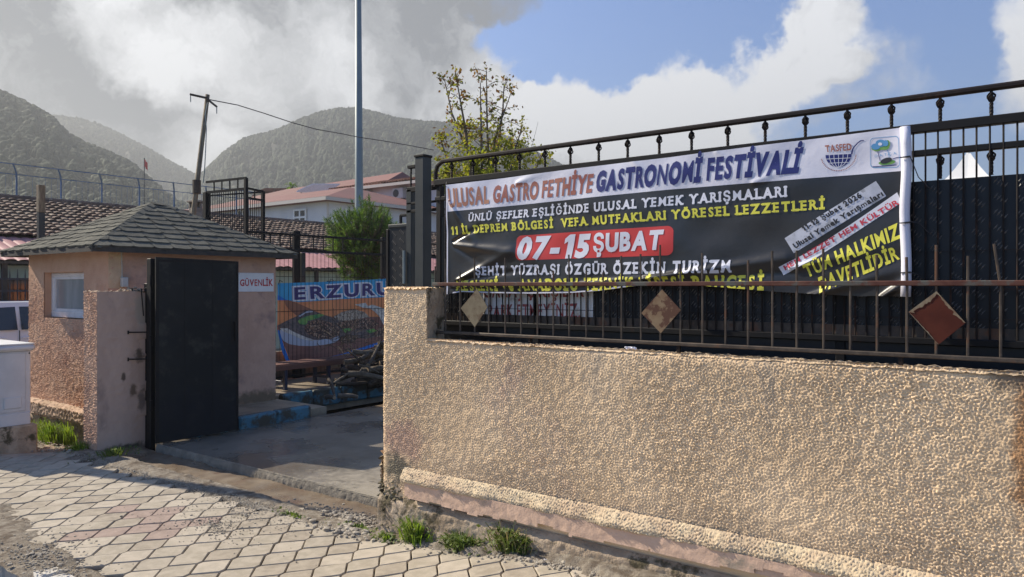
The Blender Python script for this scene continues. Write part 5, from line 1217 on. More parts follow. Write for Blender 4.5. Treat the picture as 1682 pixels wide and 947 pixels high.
for y in (4.72, 5.12): MB().cbox((CX, y-.09, .79+G0), (CX+.02, y+.09, .815+G0), .006).build('door_handle', 'car_white', car)
for y in (3.45, 6.05):
    wh = empty('wheel', (0, 0, 0), '', 'x'); del wh['label'], wh['category'], wh['kind']; wh.parent = car; wh.location = (CX-.1+14.7, y-4.8, .30)
    MB().tube([(CX-.20, y, .31+G0), (CX+.012, y, .31+G0)], .31, 20).build('tyre', 'tyre', wh); MB().tube([(CX+.0, y, .31+G0), (CX+.02, y, .31+G0)], .19, 14).build('rim', 'pole_grey', wh)
sr = empty('spiked_railing', (-15.4, 5.5, 0), 'dark spiked iron railing in front of the pale green wall', 'railing')
SX = -15.4; b0_ = None; y = 3.4; k = 0
while y < 9.5:
    if b0_ is None: b0_ = MB().tube([(SX, y, 0), (SX, y, 1.80), (SX, y, 1.92)], [.011, .011, .003], 5).build('bar', 'wire', sr); yb0 = y
    else: share(b0_, (0, y-yb0, 0), sr)
    y += .125
for z in (1.72, 1.50, .35): MB().box((SX-.012, 3.4, z), (SX+.012, 9.5, z+.035)).build('rail', 'wire', sr)

# ------------------------------------------------------------------ LONG TILED DEPOT
dp = empty('long_depot', (-18, 10, 0), 'long low pale green depot with old clay tiles and a pink lean-to roof', 'building')
dy0, dy1 = -6.0, 24.0
def tiles(name, A, B, up, courses, pitch, m, parent, amp=.032, step=.04, ns=6, kindstuff=True):
    """clay tile slope: A->B eave, up = vector eave to ridge; courses of half round tiles, each lapped over the next"""
    A = Vector(A); B = Vector(B); up = Vector(up); dr = (B-A).normalized(); L = (B-A).length; n_ = dr.cross(up).normalized()
    if n_.z < 0: n_ = -n_
    mb = MB(); nt = int(L/pitch); tr_ = random.Random(5)
    for c in range(courses):
        f0 = c/courses; f1 = (c+1.12)/courses
        o = len(mb.v); jit = [tr_.uniform(-.012, .012) for _ in range(nt+1)]; sl_ = [tr_.uniform(-.02, .02) for _ in range(nt+1)]
        for k in range(nt*ns+1):
            a = k/ns; h = amp*abs(math.sin(math.pi*a))**.7
            j = jit[int(a)]; s2 = sl_[int(a)]
            p = A+dr*(a*pitch)
            mb.v.append(tuple(p+up*(f0+s2/up.length)+n_*(h+step+j))); mb.v.append(tuple(p+up*min(1, f1)+n_*h)); mb.v.append(tuple(p+up*(f0+s2/up.length)+n_*(h+step*.2+j)))
        for k in range(nt*ns):
            q = o+k*3; mb.f.append((q, q+3, q+4, q+1)); mb.m.append(0); mb.f.append((q+2, q+5, q+3, q)); mb.m.append(0)
    ob = mb.build(name, m, parent); return kind(ob, 'stuff') if kindstuff else ob
tiles('clay_tiles', (-17.5, dy0, 2.66), (-17.5, dy1, 2.66), (-2.5, 0, 1.02), 13, .17, 'tile_a', dp, amp=.028, step=.045, ns=5)
MB().tube([(-20, dy0, 3.71), (-20, dy1, 3.71)], .07, 8).build('ridge', 'tile_a', dp)
MB().add([(-17.6, dy0, 2.62), (-20, dy0, 3.62), (-22.5, dy0, 2.62), (-17.6, dy1, 2.62), (-20, dy1, 3.62), (-22.5, dy1, 2.62)], [(0, 1, 4, 3), (1, 2, 5, 4), (0, 2, 1), (3, 4, 5)]).build('roof_deck', 'wood_dark', dp)
MB().box((-22.3, dy0+.1, -.2), (-17.55, dy1-.1, 2.62)).build('upper_wall', 'green_wall', dp)
tiles('pink_roof_sheets', (-15.75, dy0, 2.08), (-15.75, dy1, 2.08), (-1.78, 0, .53), 1, .22, 'pink_roof', dp, amp=.025, step=.0, ns=6)
MB().box((-15.80, dy0, 2.02), (-15.72, dy1, 2.075)).build('eave_gutter', 'wood_dark', dp)
MB().box((-17.5, dy0+.1, -.2), (-16.05, dy1-.1, 2.0)).build('green_wall', 'green_wall', dp)
for y in [k*2.7-3 for k in range(9)]: MB().box((-16.06, y, .9), (-16.03, y+.9, 1.75)).build('window', 'glass_dark', dp)
for y in [k*2.4-4.2 for k in range(11)]: MB().box((-15.83, y, -.1), (-15.75, y+.09, 2.02)).build('canopy_post', 'wood_dark', dp)
ch = empty('chimney', (-19.0, 0, 0), '', 'x'); del ch['label'], ch['category'], ch['kind']; ch.parent = dp
p = at_x(325.5, 470, -19.3); ch.location = (p.x+18, p.y-10, 3.4)
MB().cbox((p.x-.16, p.y-.19, 3.1), (p.x+.16, p.y+.19, 3.78), .01).cbox((p.x-.16, p.y-.19, 3.78), (p.x-.10, p.y+.19, 3.93), .005).cbox((p.x+.1, p.y-.19, 3.78), (p.x+.16, p.y-.13, 3.93), .005).cbox((p.x+.1, p.y+.13, 3.78), (p.x+.16, p.y+.19, 3.93), .005).cbox((p.x+.1, p.y-.03, 3.78), (p.x+.16, p.y+.03, 3.93), .005).build('stack', 'brick', ch)
MB().cbox((p.x-.2, p.y-.23, 3.93), (p.x+.2, p.y+.23, 3.98), .006).build('cap', 'brick', ch)

# blue court fence beyond the depot
cf = empty('court_fence', (-24, 10, 0), 'tall blue sports court fence with outward bent post tops', 'fence')
us = [27, 100, 165, 230, 286]; ys = [at_x(u, 0, -24).y for u in us]; dy = (ys[-1]-ys[0])/4
for k in range(-4, 8):
    y = ys[0]+dy*k
    MB().tube([(-24, y, 0), (-24, y, 4.72), (-23.97, y-.02, 4.86), (-23.86, y-.10, 4.97), (-23.70, y-.2, 5.05)], .024, 6).build('post', 'court_blue', cf)
for z, dx, dyy, r in ((5.05, .30, -.2, .016), (4.80, .02, 0, .014), (4.2, 0, 0, .006), (3.7, 0, 0, .006)): MB().tube([(-24+dx, ys[0]-4*dy+dyy, z), (-24+dx, ys[0]+7*dy+dyy, z)], r, 4).build('wire', 'court_blue', cf)
y = ys[0]-4*dy; mb = MB()
while y < ys[0]+7*dy: mb.tube([(-24, y, 2.5), (-24, y, 4.8)], .004, 3, cap=False); y += .17
kind(mb.build('mesh_wires', 'court_blue', cf), 'stuff')

# ------------------------------------------------------------------ HOUSES
def winbox(parent, x, y, z, w_, h_, axis, m='glass_dark', nx=2, nz=2, fr=.07, out=.05):
    """window on a wall: axis 'x' = wall facing -Y (runs along X), 'y' = wall facing +X (runs along Y)"""
    W_ = empty('window', (0, 0, 0), '', 'x'); del W_['label'], W_['category'], W_['kind']; W_.parent = parent
    def bx_(a0, a1, z0, z1, o0, o1, nm, mt):
        if axis == 'x': MB().box((a0, y-o1, z0), (a1, y-o0, z1)).build(nm, mt, W_)
        else: MB().box((x+o0, a0, z0), (x+o1, a1, z1)).build(nm, mt, W_)
    c = x if axis == 'x' else y
    W_.location = (0, 0, 0)
    bx_(c-w_/2, c+w_/2, z, z+h_, .004, out*.5, 'pane', m)
    fb = MB()
    def add(a0, a1, z0, z1, o1):
        if axis == 'x': fb.box((a0, y-o1, z0), (a1, y, z1))
        else: fb.box((x, a0, z0), (x+o1, a1, z1))
    add(c-w_/2-fr, c+w_/2+fr, z-fr, z, out); add(c-w_/2-fr, c+w_/2+fr, z+h_, z+h_+fr, out)
    add(c-w_/2-fr, c-w_/2, z, z+h_, out); add(c+w_/2, c+w_/2+fr, z, z+h_, out)
    for k in range(1, nx): add(c-w_/2+w_*k/nx-fr/2, c-w_/2+w_*k/nx+fr/2, z, z+h_, out-.004)
    for k in range(1, nz): add(c-w_/2, c+w_/2, z+h_*k/nz-fr/2, z+h_*k/nz+fr/2, out-.008)
    fb.build('frame', 'frame_white', W_)
ha = empty('white_house', (-28, 24, 0), 'single white house with dull red hipped roof left of the steel pole', 'building')
ca = at_t(538, 326, 34); ax1, ay0, az = ca.x, ca.y, ca.z
ax0 = ax1-16; ay1 = ay0+9
MB().box((ax0, ay0, 0), (ax1, ay1, az)).build('wall', 'white_wall', ha)
MB().box((ax0, ay0-.03, 0), (ax1+.03, ay0+.01, az-1.35)).build('lower_render', 'white_wall2', ha)
ov = .45; h_ = 1.25
E_ = [(ax0-ov, ay0-ov, az), (ax1+ov, ay0-ov, az), (ax1+ov, ay1+ov, az), (ax0-ov, ay1+ov, az), (ax0+4, (ay0+ay1)/2, az+h_), (ax1-3.6, (ay0+ay1)/2, az+h_)]
MB().add([(x, y, z+.05) for x, y, z in E_], [(0, 1, 5, 4), (1, 2, 5), (2, 3, 4, 5), (3, 0, 4)]).add([(x, y, z-.12) for x, y, z in E_[:4]]+[(x, y, z+.05) for x, y, z in E_[:4]], [(3, 2, 1, 0)]).build('roof', 'red_roof', ha)
mb = MB()
for a, b in ((0, 1), (1, 2), (2, 3), (3, 0)):
    p, q = Vector(E_[a]), Vector(E_[b]); n_ = Vector((q.y-p.y, -(q.x-p.x), 0)).normalized(); mb.prism([p-Vector((0, 0, .12)), q-Vector((0, 0, .12)), q+Vector((0, 0, .04)), p+Vector((0, 0, .04))], n_*.03)
mb.build('eave_board', 'trim', ha, fix=True)
p = at_y(494, 357, ay0); winbox(ha, p.x, ay0-.03, p.z-.30, .78, .62, 'x', nx=2, nz=2, fr=.09)
p = at_y(400, 357, ay0); winbox(ha, p.x, ay0-.03, p.z-.30, .78, .62, 'x', nx=2, nz=2, fr=.09)
p = at_x(578, 352, ax1); winbox(ha, ax1, p.y, p.z-.13, .7, .30, 'y', nx=1, nz=1, fr=.09)
MB().box((ax1-.02, ay0-.035, 0), (ax1+.035, ay0+.06, az)).build('corner_trim', 'trim', ha)
hb = empty('rear_house', (-30, 31, 0), 'white house with orange clay tile roof and two air conditioners', 'building')
cb_ = at_t(600, 309, 44); by_ = cb_.y; bz = cb_.z
bx0 = at_y(566, 300, by_).x; bx1 = -27.5
MB().box((bx0, by_, 0), (bx1, by_+9, bz)).build('wall', 'white_wall', hb)
tiles('clay_tiles', (bx0-.8, by_-.6, bz+.05), (bx1+.8, by_-.6, bz+.05), (0, 4.8, 1.05), 16, .24, 'tile_b', hb, amp=.05, step=.05, ns=4)
MB().add([(bx0-.8, by_-.6, bz), (bx1+.8, by_-.6, bz), (bx1+.8, by_+4.2, bz+1.03), (bx0+2.5, by_+4.2, bz+1.03), (bx0-.8, by_+9.5, bz), (bx1+.8, by_+9.5, bz)], [(0, 1, 2, 3), (3, 2, 5, 4), (0, 3, 4), (1, 5, 2), (0, 4, 5, 1)]).build('roof_deck', 'tile_b', hb)
MB().box((bx0-.8, by_-.66, bz-.14), (bx1+.8, by_-.6, bz+.02)).build('eave_board', 'trim', hb)
for u, v in ((604, 322), (661, 318)):
    p = at_y(u, v, by_); ac = empty('air_conditioner', (0, 0, 0), '', 'x'); del ac['label'], ac['category'], ac['kind']; ac.parent = hb
    MB().cbox((p.x-.42, by_-.4, p.z-.3), (p.x+.42, by_-.08, p.z+.3), .02).build('case', 'ac_grey', ac); MB().tube([(p.x-.12, by_-.40, p.z), (p.x-.12, by_-.42, p.z)], .22, 14).build('fan_grille', 'wire', ac)
    MB().box((p.x-.35, by_-.4, p.z-.36), (p.x-.3, by_, p.z-.31)).box((p.x+.3, by_-.4, p.z-.36), (p.x+.35, by_, p.z-.31)).build('bracket', 'wire', ac)
hc_ = empty('red_roofed_block', (-42, 36, 0), 'larger block farther back with broad plain red roof', 'building')
MB().box((-60, 33.5, 0), (-37, 42, 7.6)).build('wall', 'white_wall', hc_)
MB().add([(-60.5, 33, 7.6), (-36.5, 33, 7.6), (-36.5, 42.5, 7.6), (-60.5, 42.5, 7.6), (-51.0, 37.7, 9.55), (-37.6, 37.7, 9.75)], [(0, 1, 5, 4), (1, 2, 5), (2, 3, 4, 5), (3, 0, 4), (3, 2, 1, 0)]).build('roof', 'red_roof', hc_)
spn = empty('solar_panel', (-50, 37, 9), 'pale solar panel raised on the far red roof', 'solar panel')
p = [at_t(u, v, 50) for u, v in ((487, 315), (513, 303), (519, 302), (494, 317))]
MB().prism([p[0], p[1], p[2]+Vector((1, 1.2, 0)), p[3]+Vector((1, 1.2, 0))], (0, 0, .08)).build('panel', 'frame_white', spn, fix=True)
MB().tube([at_t(495, 315, 50.5), at_t(495, 322, 50.5)], .05, 5).tube([at_t(512, 305, 50.5), at_t(512, 318, 50.5)], .05, 5).build('leg', 'wire', spn)
hd = empty('cream_house', (-70, 45, 0), 'distant cream house with low roofs seen over the red roof', 'building')
p = at_t(458, 318, 72)
for du, w_, zt, nm in ((0, 4.6, zc(317, 72), 'wall'), (-24, 2.2, zc(322, 72), 'wing_wall')):
    q = at_t(458+du, 318, 72); d = Vector((CY, SY, 0))*w_/2; n_ = Vector((-SY, CY, 0))*5
    MB().prism([Vector((q.x, q.y, 0))-d, Vector((q.x, q.y, 0))+d, Vector((q.x, q.y, zt))+d, Vector((q.x, q.y, zt))-d], n_).build(nm, 'cream_wall', hd, fix=True)
    MB().prism([Vector((q.x, q.y, zt))-d*1.15, Vector((q.x, q.y, zt))+d*1.15, Vector((q.x, q.y, zt+.5))+d*.6, Vector((q.x, q.y, zt+.5))-d*.6], n_).build('roof', 'tile_b', hd, fix=True)
pl = empty('palm_tree', (0, 0, 0), 'small distant palm beside the cream house', 'tree')
p = at_t(478, 470, 66); pl.location = (p.x, p.y, 0); zt = zc(306, 66)
MB().tube([(p.x, p.y, 0), (p.x+.1, p.y, zt)], .16, 7, r2=.12).build('trunk', 'bark', pl)
mb = MB(); rr = random.Random(3)
for k in range(16):
    a = k*2*math.pi/16+rr.uniform(-.2, .2); e_ = rr.uniform(.1, 1.1); L = rr.uniform(.8, 1.1); prev = None
    for s in range(6):
        t = s/5; r = L*t; x = p.x+.1+r*math.cos(a)*math.cos(e_*(1-t*.3)); y = p.y+r*math.sin(a)*math.cos(e_); z = zt+L*(math.sin(e_)*t*1.3-.8*t*t)
        wv = .13*math.sin(math.pi*min(1, t+.1)); cur = ((x-math.sin(a)*wv, y+math.cos(a)*wv, z-.03), (x+math.sin(a)*wv, y-math.cos(a)*wv, z-.03))
        if prev: mb.quad(prev[0], prev[1], cur[1], cur[0])
        prev = cur
mb.build('frond', 'needle2', pl)
# white pagoda tent
te = empty('white_tent', (-2, 23.4, 0), 'white pointed marquee tent top showing above the black fence', 'tent')
tc = at_t(1591, 470, 20); HW = 2.4
mb = MB(); rings = []
za = zc(252, 20)
for r_, z in ((.05, za), (.14, za-.16), (.28, za-.40), (.46, za-.66), (.75, za-.98), (1.25, za-1.42), (HW, za-2.0)):
    rings.append((r_, z))
o = 0
for r_, z in rings:
    for (sx, sy) in ((-1, -1), (0, -1), (1, -1), (1, 0), (1, 1), (0, 1), (-1, 1), (-1, 0)):
        k = .93 if 0 in (sx, sy) else 1; mb.v.append((tc.x+sx*r_*k, tc.y+sy*r_*k, z))
for i in range(len(rings)-1):
    for j in range(8): mb.f.append((i*8+j, i*8+(j+1) % 8, (i+1)*8+(j+1) % 8, (i+1)*8+j)); mb.m.append(0)
mb.f.append(tuple(range(8))); mb.m.append(0)
mb.build('roof', 'tent', te)
MB().tube([(tc.x, tc.y, za-.02), (tc.x, tc.y, za+.02)], .05, 8).build('tip', 'frame_white', te)
mb = MB()
for (sx, sy) in ((-1, -1), (1, -1), (1, 1), (-1, 1)): MB().tube([(tc.x+sx*HW, tc.y+sy*HW, 0), (tc.x+sx*HW, tc.y+sy*HW, za-2.0)], .04, 8).build('leg', 'frame_white', te)

# ------------------------------------------------------------------ TREES
def sapling():
    rr = random.Random(31)
    t = empty('young_tree', (0, 0, 0), 'thin young tree with yellow green and russet leaves behind the fence', 'tree')
    T = 10.2
    base = at_t(795, 470, T); t.location = (base.x, base.y, 0)
    def W(u, v, dt=0): return at_t(u, v, T+dt)
    wood = MB(); tips = []
    tr0 = Vector((base.x, base.y, 0)); tr1 = W(793, 400)
    wood.tube([tr0, tr0.lerp(tr1, .5)+Vector((.03, 0, 0)), tr1], [.05, .045, .038], 8)
    limbs = [[(793, 400), (775, 300), (765, 215), (757, 170), (748, 118)], [(793, 400), (792, 290), (790, 200), (789, 135)], [(793, 400), (803, 280), (800, 200), (799, 115)],
             [(793, 400), (815, 260), (826, 180), (828, 135)], [(793, 400), (835, 290), (848, 240), (858, 205)], [(793, 400), (760, 310), (735, 265), (722, 222)],
             [(793, 400), (845, 320), (875, 285), (893, 250)], [(793, 400), (750, 330), (738, 300), (730, 280)], [(793, 400), (808, 300), (812, 230), (840, 150)], [(793, 400), (781, 280), (742, 185), (730, 130)]]
    for li, L in enumerate(limbs):
        dts = rr.uniform(-.5, .5); P = [W(u, v, dts*k/(len(L)-1)) for k, (u, v) in enumerate(L)]
        n = len(P); wood.tube(P, [.03*(1-.8*k/(n-1)) for k in range(n)], 6)
        for k in range(1, n):
            for s in range(7):
                f = (k-1+rr.random()); i = min(int(f), n-2); p = P[i].lerp(P[i+1], f-i)
                up = rr.uniform(.2, .8); d = Vector((rr.gauss(0, 1), rr.gauss(0, 1), up)).normalized()*rr.uniform(.12, .34)*(1.15-.12*k)
                q = p+d; wood.tube([p, p.lerp(q, .5)+Vector((0, 0, .02)), q], .0045, 4, cap=False); tips.append((p.lerp(q, .5), q))
        tips.append((P[-2], P[-1])); tips.append((P[-1], P[-1]+Vector((0, 0, .05))))
    wood.tube([W(845, 300), W(868, 262), W(884, 200)], .006, 4, r2=.002); wood.tube([W(850, 300), W(866, 250), W(869, 225)], .004, 4, r2=.002)
    wood.build('trunk', 'bark', t)
    for _ in range(115):
        u = rr.uniform(738, 872); v = rr.uniform(232, 335); p = W(u, v, rr.uniform(-.5, .5))
        if abs(u-800)/75+max(0, 262-v)/60 > 1.15: continue
        tips.append((p, p+Vector((rr.gauss(0, .08), rr.gauss(0, .08), rr.uniform(.02, .14)))))
    lv = MB()
    for a, b in tips:
        v_h = 470-(b.z-EYE)*F/T
        dens = 15 if v_h > 200 else 9
        if v_h > 250: dens = 26
        for _ in range(dens):
            c = a.lerp(b, rr.uniform(.1, 1.15))+Vector((rr.gauss(0, .035), rr.gauss(0, .035), rr.gauss(0, .035)))
            s = rr.uniform(.020, .036); n_ = Vector((rr.gauss(0, 1), rr.gauss(0, 1), rr.gauss(.3, 1))).normalized(); x = n_.orthogonal().normalized(); x = (Matrix.Rotation(rr.uniform(0, 6.28), 3, n_) @ x); y = n_.cross(x)
            pr = rr.random(); hz = (v_h-110)/150
            mi = 0 if pr < hz else (1 if pr < .75 else 2)
            if v_h < 180 and rr.random() < .35: mi = 2
            lv.add([c-x*s, c-y*s*.6+n_*s*.15, c+x*s, c+y*s*.6+n_*s*.15], [(0, 1, 2), (0, 2, 3)], mi)
    kind(lv.build('foliage', ['leaf_green', 'leaf_olive', 'leaf_rust'], t), 'stuff')
sapling()
def pine():
    rr = random.Random(77); T = 15.8
    t = empty('small_pine', (0, 0, 0), 'bushy green pine behind the food banner beside the steel pole', 'tree')
    b = at_t(618, 470, T); t.location = (b.x, b.y, 0)
    cen_ = at_t(602, 402, T); wood = MB()
    wood.tube([(b.x, b.y, 0), (b.x-.02, b.y, 1.5), (cen_.x+.1, cen_.y, cen_.z), (cen_.x, cen_.y, cen_.z+.5)], [.07, .06, .045, .015], 8)
    nd = MB(); tufts = []
    for k in range(980):
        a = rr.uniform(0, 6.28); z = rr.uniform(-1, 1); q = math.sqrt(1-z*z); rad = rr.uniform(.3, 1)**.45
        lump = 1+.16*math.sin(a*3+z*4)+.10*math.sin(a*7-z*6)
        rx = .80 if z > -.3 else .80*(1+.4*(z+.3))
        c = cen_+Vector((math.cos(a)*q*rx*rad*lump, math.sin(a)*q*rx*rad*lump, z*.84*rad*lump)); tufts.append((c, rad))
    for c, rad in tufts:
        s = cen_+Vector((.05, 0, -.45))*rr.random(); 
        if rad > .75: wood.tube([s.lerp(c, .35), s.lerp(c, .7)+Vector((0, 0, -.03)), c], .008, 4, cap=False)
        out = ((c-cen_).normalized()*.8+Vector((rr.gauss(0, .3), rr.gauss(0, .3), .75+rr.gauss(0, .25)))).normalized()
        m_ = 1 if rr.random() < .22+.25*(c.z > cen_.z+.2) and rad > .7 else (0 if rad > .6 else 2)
        Lc = rr.uniform(.16, .26)
        for _ in range(38):
            f = rr.random(); p = c+out*Lc*(f-.5)
            d = (out*rr.uniform(.4, 1.1)+Vector((rr.gauss(0, .6), rr.gauss(0, .6), rr.gauss(0, .6)))).normalized()*rr.uniform(.07, .13)
            sd = d.cross(Vector((rr.gauss(0, 1), rr.gauss(0, 1), rr.gauss(0, 1)))).normalized()*.0055
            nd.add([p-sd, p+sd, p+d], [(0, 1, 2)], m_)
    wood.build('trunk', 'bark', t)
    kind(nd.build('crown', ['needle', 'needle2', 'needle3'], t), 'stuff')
pine()

# ------------------------------------------------------------------ WEEDS
def clump(name, loc, n, h, spread, m, label, cat='weed', broad=0, seed=1, lean=.5, straw=0, sy=1.0):
    rr = random.Random(seed); mb = MB(); loc = Vector(loc)
    for k in range(n):
        a = rr.uniform(0, 6.28); q = abs(rr.gauss(0, .5))*spread
        p = loc+Vector((math.cos(a)*q, math.sin(a)*q*sy, 0)); L = h*rr.uniform(.45, 1.1)*(1-.45*min(1, q/(spread+1e-6)))
        d = Vector((math.cos(a)*rr.uniform(.1, lean), math.sin(a)*rr.uniform(.1, lean)*sy-.12, 1)).normalized(); w_ = rr.uniform(.0022, .0045)
        side = Vector((math.sin(a+rr.uniform(-1, 1)), -math.cos(a), 0)).normalized()*w_
        pts = [p, p+d*L*.5, p+d*L*.85+Vector((d.x, d.y, -.15))*L*.22, p+d*L+Vector((d.x*1.2, d.y*1.2, -.55))*L*.4]
        mi = 1 if rr.random() < straw else 0
        o = len(mb.v)
        for i, q_ in enumerate(pts): ww = side*(1, .9, .6, .1)[i]; mb.v.append(tuple(q_-ww)); mb.v.append(tuple(q_+ww))
        for i in range(3): mb.f.append((o+2*i, o+2*i+1, o+2*i+3, o+2*i+2)); mb.m.append(mi)
    for k in range(broad):
        a = rr.uniform(0, 6.28); q = abs(rr.gauss(0, .6))*spread; c = loc+Vector((math.cos(a)*q, math.sin(a)*q*sy, rr.uniform(.004, h*.55)))
        s = rr.uniform(.008, .02); n_ = Vector((rr.gauss(0, .6), rr.gauss(-.3, .6), 1)).normalized(); x = (Matrix.Rotation(rr.uniform(0, 6.28), 3, n_) @ n_.orthogonal().normalized()); y = n_.cross(x)
        mb.add([c-x*s, c-y*s*.55, c+x*s, c+y*s*.55], [(0, 1, 2, 3)], 2)
    return tag(mb.build(name, [m, 'straw', 'grass2'], None), label, cat)
def G(u, v, dz=0): d = ray(u, v); z = 0
for_ = None
def gp_(u, v):
    p = gcoord(u, v)
    for _ in range(6): p = ray(u, v)*((gz(p.x, p.y)-EYE)/ray(u, v).z)
    return Vector((p.x, p.y, gz(p.x, p.y)))
clump('grass_tuft', (-9.0, 3.55, -.14), 420, .34, .30, 'grass', 'tall bright grass tuft under the hut ledge beside the cabinet', seed=2, sy=.35)
clump('grass_tuft', (-8.75, 3.62, -.13), 260, .32, .2, 'grass', 'bright grass tuft under the hut ledge nearer the pillar', seed=12, sy=.35)
clump('grass_tuft', (-7.72, 3.30, -.05), 300, .17, .13, 'grass', 'small bright grass tuft at the foot of the gate pillar', seed=3, broad=30)
clump('grass_tuft', (-9.6, 3.6, -.16), 300, .25, .3, 'grass', 'sparse grass behind the utility cabinet', seed=13, sy=.35)
p = gp_(688, 888); clump('weed', (p.x, 3.30, p.z), 230, .20, .10, 'grass', 'upright green weed at the foot of the beige wall corner', seed=4, broad=420, sy=.5)
p = gp_(755, 905); clump('weed', (p.x, 3.29, p.z), 260, .14, .14, 'grass2', 'low bushy dark green weed at the wall foot', seed=5, broad=520, sy=.5, lean=1.3)
p = gp_(830, 912); clump('weed', (p.x, 3.31, p.z+.01), 70, .24, .11, 'grass2', 'thin sparse weed climbing the old concrete base', seed=6, broad=380, sy=.3, straw=.3, lean=1.0)
p = gp_(858, 915); clump('weed', (p.x, 3.31, p.z+.01), 40, .18, .07, 'grass2', 'second thin weed just right of the sparse climbing weed', seed=16, broad=80, sy=.3, straw=.3)
p = gp_(640, 882); clump('weed', (p.x, 3.27, p.z), 60, .05, .12, 'grass', 'flat weeds in the dirt beside the wall corner', seed=7, broad=120, sy=.6)
p = gp_(590, 868); clump('weed', (p.x, p.y, p.z), 60, .04, .2, 'grass', 'flat weeds at the edge of the gutter mouth', seed=8, broad=90, sy=.3)
p = gp_(480, 847); clump('weed', (p.x, p.y, p.z), 50, .03, .2, 'grass', 'short moss weeds between the gutter and the pavers', seed=9, broad=80, sy=.2)
p = gp_(225, 742); clump('weed', (-7.2, 3.40, .0), 200, .10, .16, 'grass2', 'shaded weeds below the gate hinge post', seed=10, broad=60, sy=1.6)
clump('weed', (-1.55, 3.31, .13), 90, .05, .35, 'grass', 'mossy low weeds along the right wall foot', seed=14, broad=200, sy=.15)
# scraps on the ground
for i, (u, v, s, m, l) in enumerate(((895, 922, .016, 'v_white', 'tiny white pebble sized litter near the wall foot'), (935, 922, .02, 'v_white', 'white broken scrap at the wall foot'), (528, 848, .03, 'v_black', 'small dark plastic scrap by the gutter'), (573, 872, .02, 'wood_dark', 'dark little stone at the paver edge'))):
    p = gp_(u, v); mb = MB(); rq = random.Random(i)
    for k in range(3): mb.blob((p.x+k*s*.7, p.y+rq.uniform(-.5, .5)*s, p.z+.006), (s*.6, s*.45, s*.35), rq, jit=.5)
    tag(mb.build('litter_scrap', m), l, 'litter')
# stones by the cabinet
for k in range(5):
    x = -8.45+.17*k; mb = MB().blob((x, 3.32+.06*(k % 2), -.10), (.07+.02*(k % 3), .06, .045), random.Random(k), n=8, m=5, jit=.25)
    tag(mb.build('loose_stone', 'conc_old', None), ('nearest', 'second', 'third', 'fourth', 'fifth')[k]+' rough grey stone counted from the cabinet base towards the gate pillar', 'stone', 'loose stones beside the cabinet')

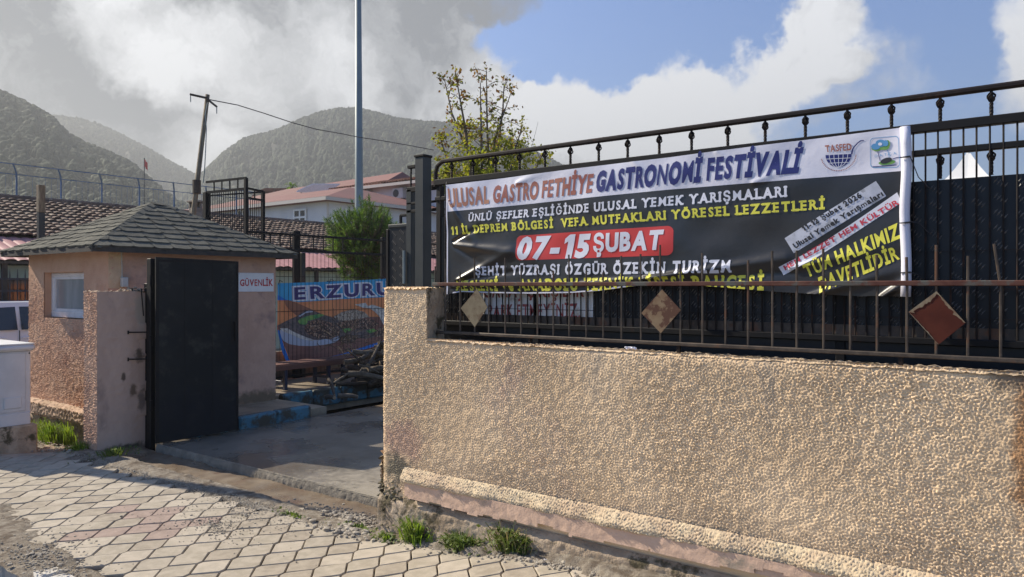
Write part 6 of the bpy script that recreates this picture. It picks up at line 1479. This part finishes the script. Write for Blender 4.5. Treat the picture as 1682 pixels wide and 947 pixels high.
# ------------------------------------------------------------------ HILLS
def hill(name, D_, pts, seed, treesize, ntree, near=.45, mt='hilltree', bump=4.0, lo=0):
    us = [p[0] for p in pts]; vs_ = [p[1] for p in pts]; u0, u1 = us[0], us[-1]; NU, NR = 150, 34
    g = field(NU+1, NR+1, 4, 16, seed); g2 = field(NU+1, NR+1, 2.2, 5, seed+1)
    mb = MB(); grid = []
    for i in range(NR+1):
        k = 1-(1-near)*i/NR; row = []
        for j in range(NU+1):
            u = u0+(u1-u0)*j/NU; v = float(np.interp(u, us, vs_)); zr = max(0.5, EYE+(470-v)*D_/F)
            t = D_*k; hgt = zr*(1-(i/NR))**.85*(.75+.25*math.cos(i/NR*math.pi/2))
            p = at_t(u, 470, t)
            w_ = min(1, i/5); z = hgt+(g[i, j]*bump*3.2+g2[i, j]*bump*.2)*w_*min(1, hgt/20)+g2[0, j]*bump*.12*(1-w_)
            row.append((p.x, p.y, z))
        grid.append(row)
    for k in (1.12, 1.25):
        grid.insert(0, [tuple(at_t(u0+(u1-u0)*j/NU, 470, D_*k)*1.0)[:2]+(max(0, grid[0 if k < 1.2 else 1][j][2]*(.55 if k < 1.2 else .0)),) for j in range(NU+1)])
    rows = len(grid)
    mb.add([p for r in grid for p in r], [(i*(NU+1)+j, (i+1)*(NU+1)+j, (i+1)*(NU+1)+j+1, i*(NU+1)+j+1) for i in range(rows-1) for j in range(NU)])
    h = mb.build(name, 'hill', None, True); kind(h, 'structure')
    rr = random.Random(seed); tb_ = MB()
    for k in range(ntree):
        i = 2+(0 if rr.random() < .16 else rr.random()**1.2*(NR-2)*.9); j = rr.random()*(NU-1)
        ii, jj = int(i), int(j); a, b, c, d = Vector(grid[ii][jj]), Vector(grid[ii][jj+1]), Vector(grid[min(rows-1, ii+1)][jj]), Vector(grid[min(rows-1, ii+1)][jj+1])
        p = a.lerp(b, j-jj).lerp(c.lerp(d, j-jj), i-ii)
        s = treesize*rr.uniform(.5, 1.25); tb_.blob((p.x, p.y, p.z+s*.35), (s*.62, s*.62, s*rr.uniform(.7, 1.1)), rr, mi=1 if rr.random() < .25 else 0, n=5, m=4, jit=.22)
    kind(tb_.build('hill_forest', [mt, 'hilltree2'], None, True), 'stuff')
hill('hill', 330, [(-700, -60), (-300, 60), (0, 157), (30, 170), (60, 184), (85, 200), (110, 226), (140, 243), (180, 258), (215, 275), (240, 296), (262, 315), (300, 345), (340, 372)], 3, 1.9, 22000, mt='hilltree', bump=.5)
hill('hill', 800, [(-100, 215), (40, 200), (90, 194), (130, 199), (160, 207), (200, 226), (240, 246), (280, 270), (320, 290), (345, 305), (380, 330), (430, 350)], 7, 3.0, 6000, near=.55, bump=.8)
hill('hill', 620, [(240, 352), (300, 318), (330, 292), (345, 278), (365, 258), (400, 233), (450, 221), (500, 199), (530, 189), (560, 184), (590, 184), (620, 191), (650, 200), (700, 206), (760, 208), (800, 217), (840, 233), (880, 256), (930, 280), (1000, 310), (1100, 345)], 11, 2.7, 22000, near=.5, bump=.7)

# ------------------------------------------------------------------ HAZE
hz_m = bpy.data.materials.new('pale_haze'); hz_m.use_nodes = True; t = NT(hz_m.node_tree); t.n.remove(t.n['Principled BSDF'])
pv = t.new('ShaderNodeVolumePrincipled'); pv.inputs['Color'].default_value = (.52, .55, .58, 1); pv.inputs['Density'].default_value = .0010; pv.inputs['Anisotropy'].default_value = .35
t.l.new(pv.outputs[0], t.n['Material Output'].inputs['Volume'])
M['haze'] = hz_m
kind(MB().box((-1500, -90, -1.6), (500, 1130, 172)).build('haze', 'haze'), 'stuff')
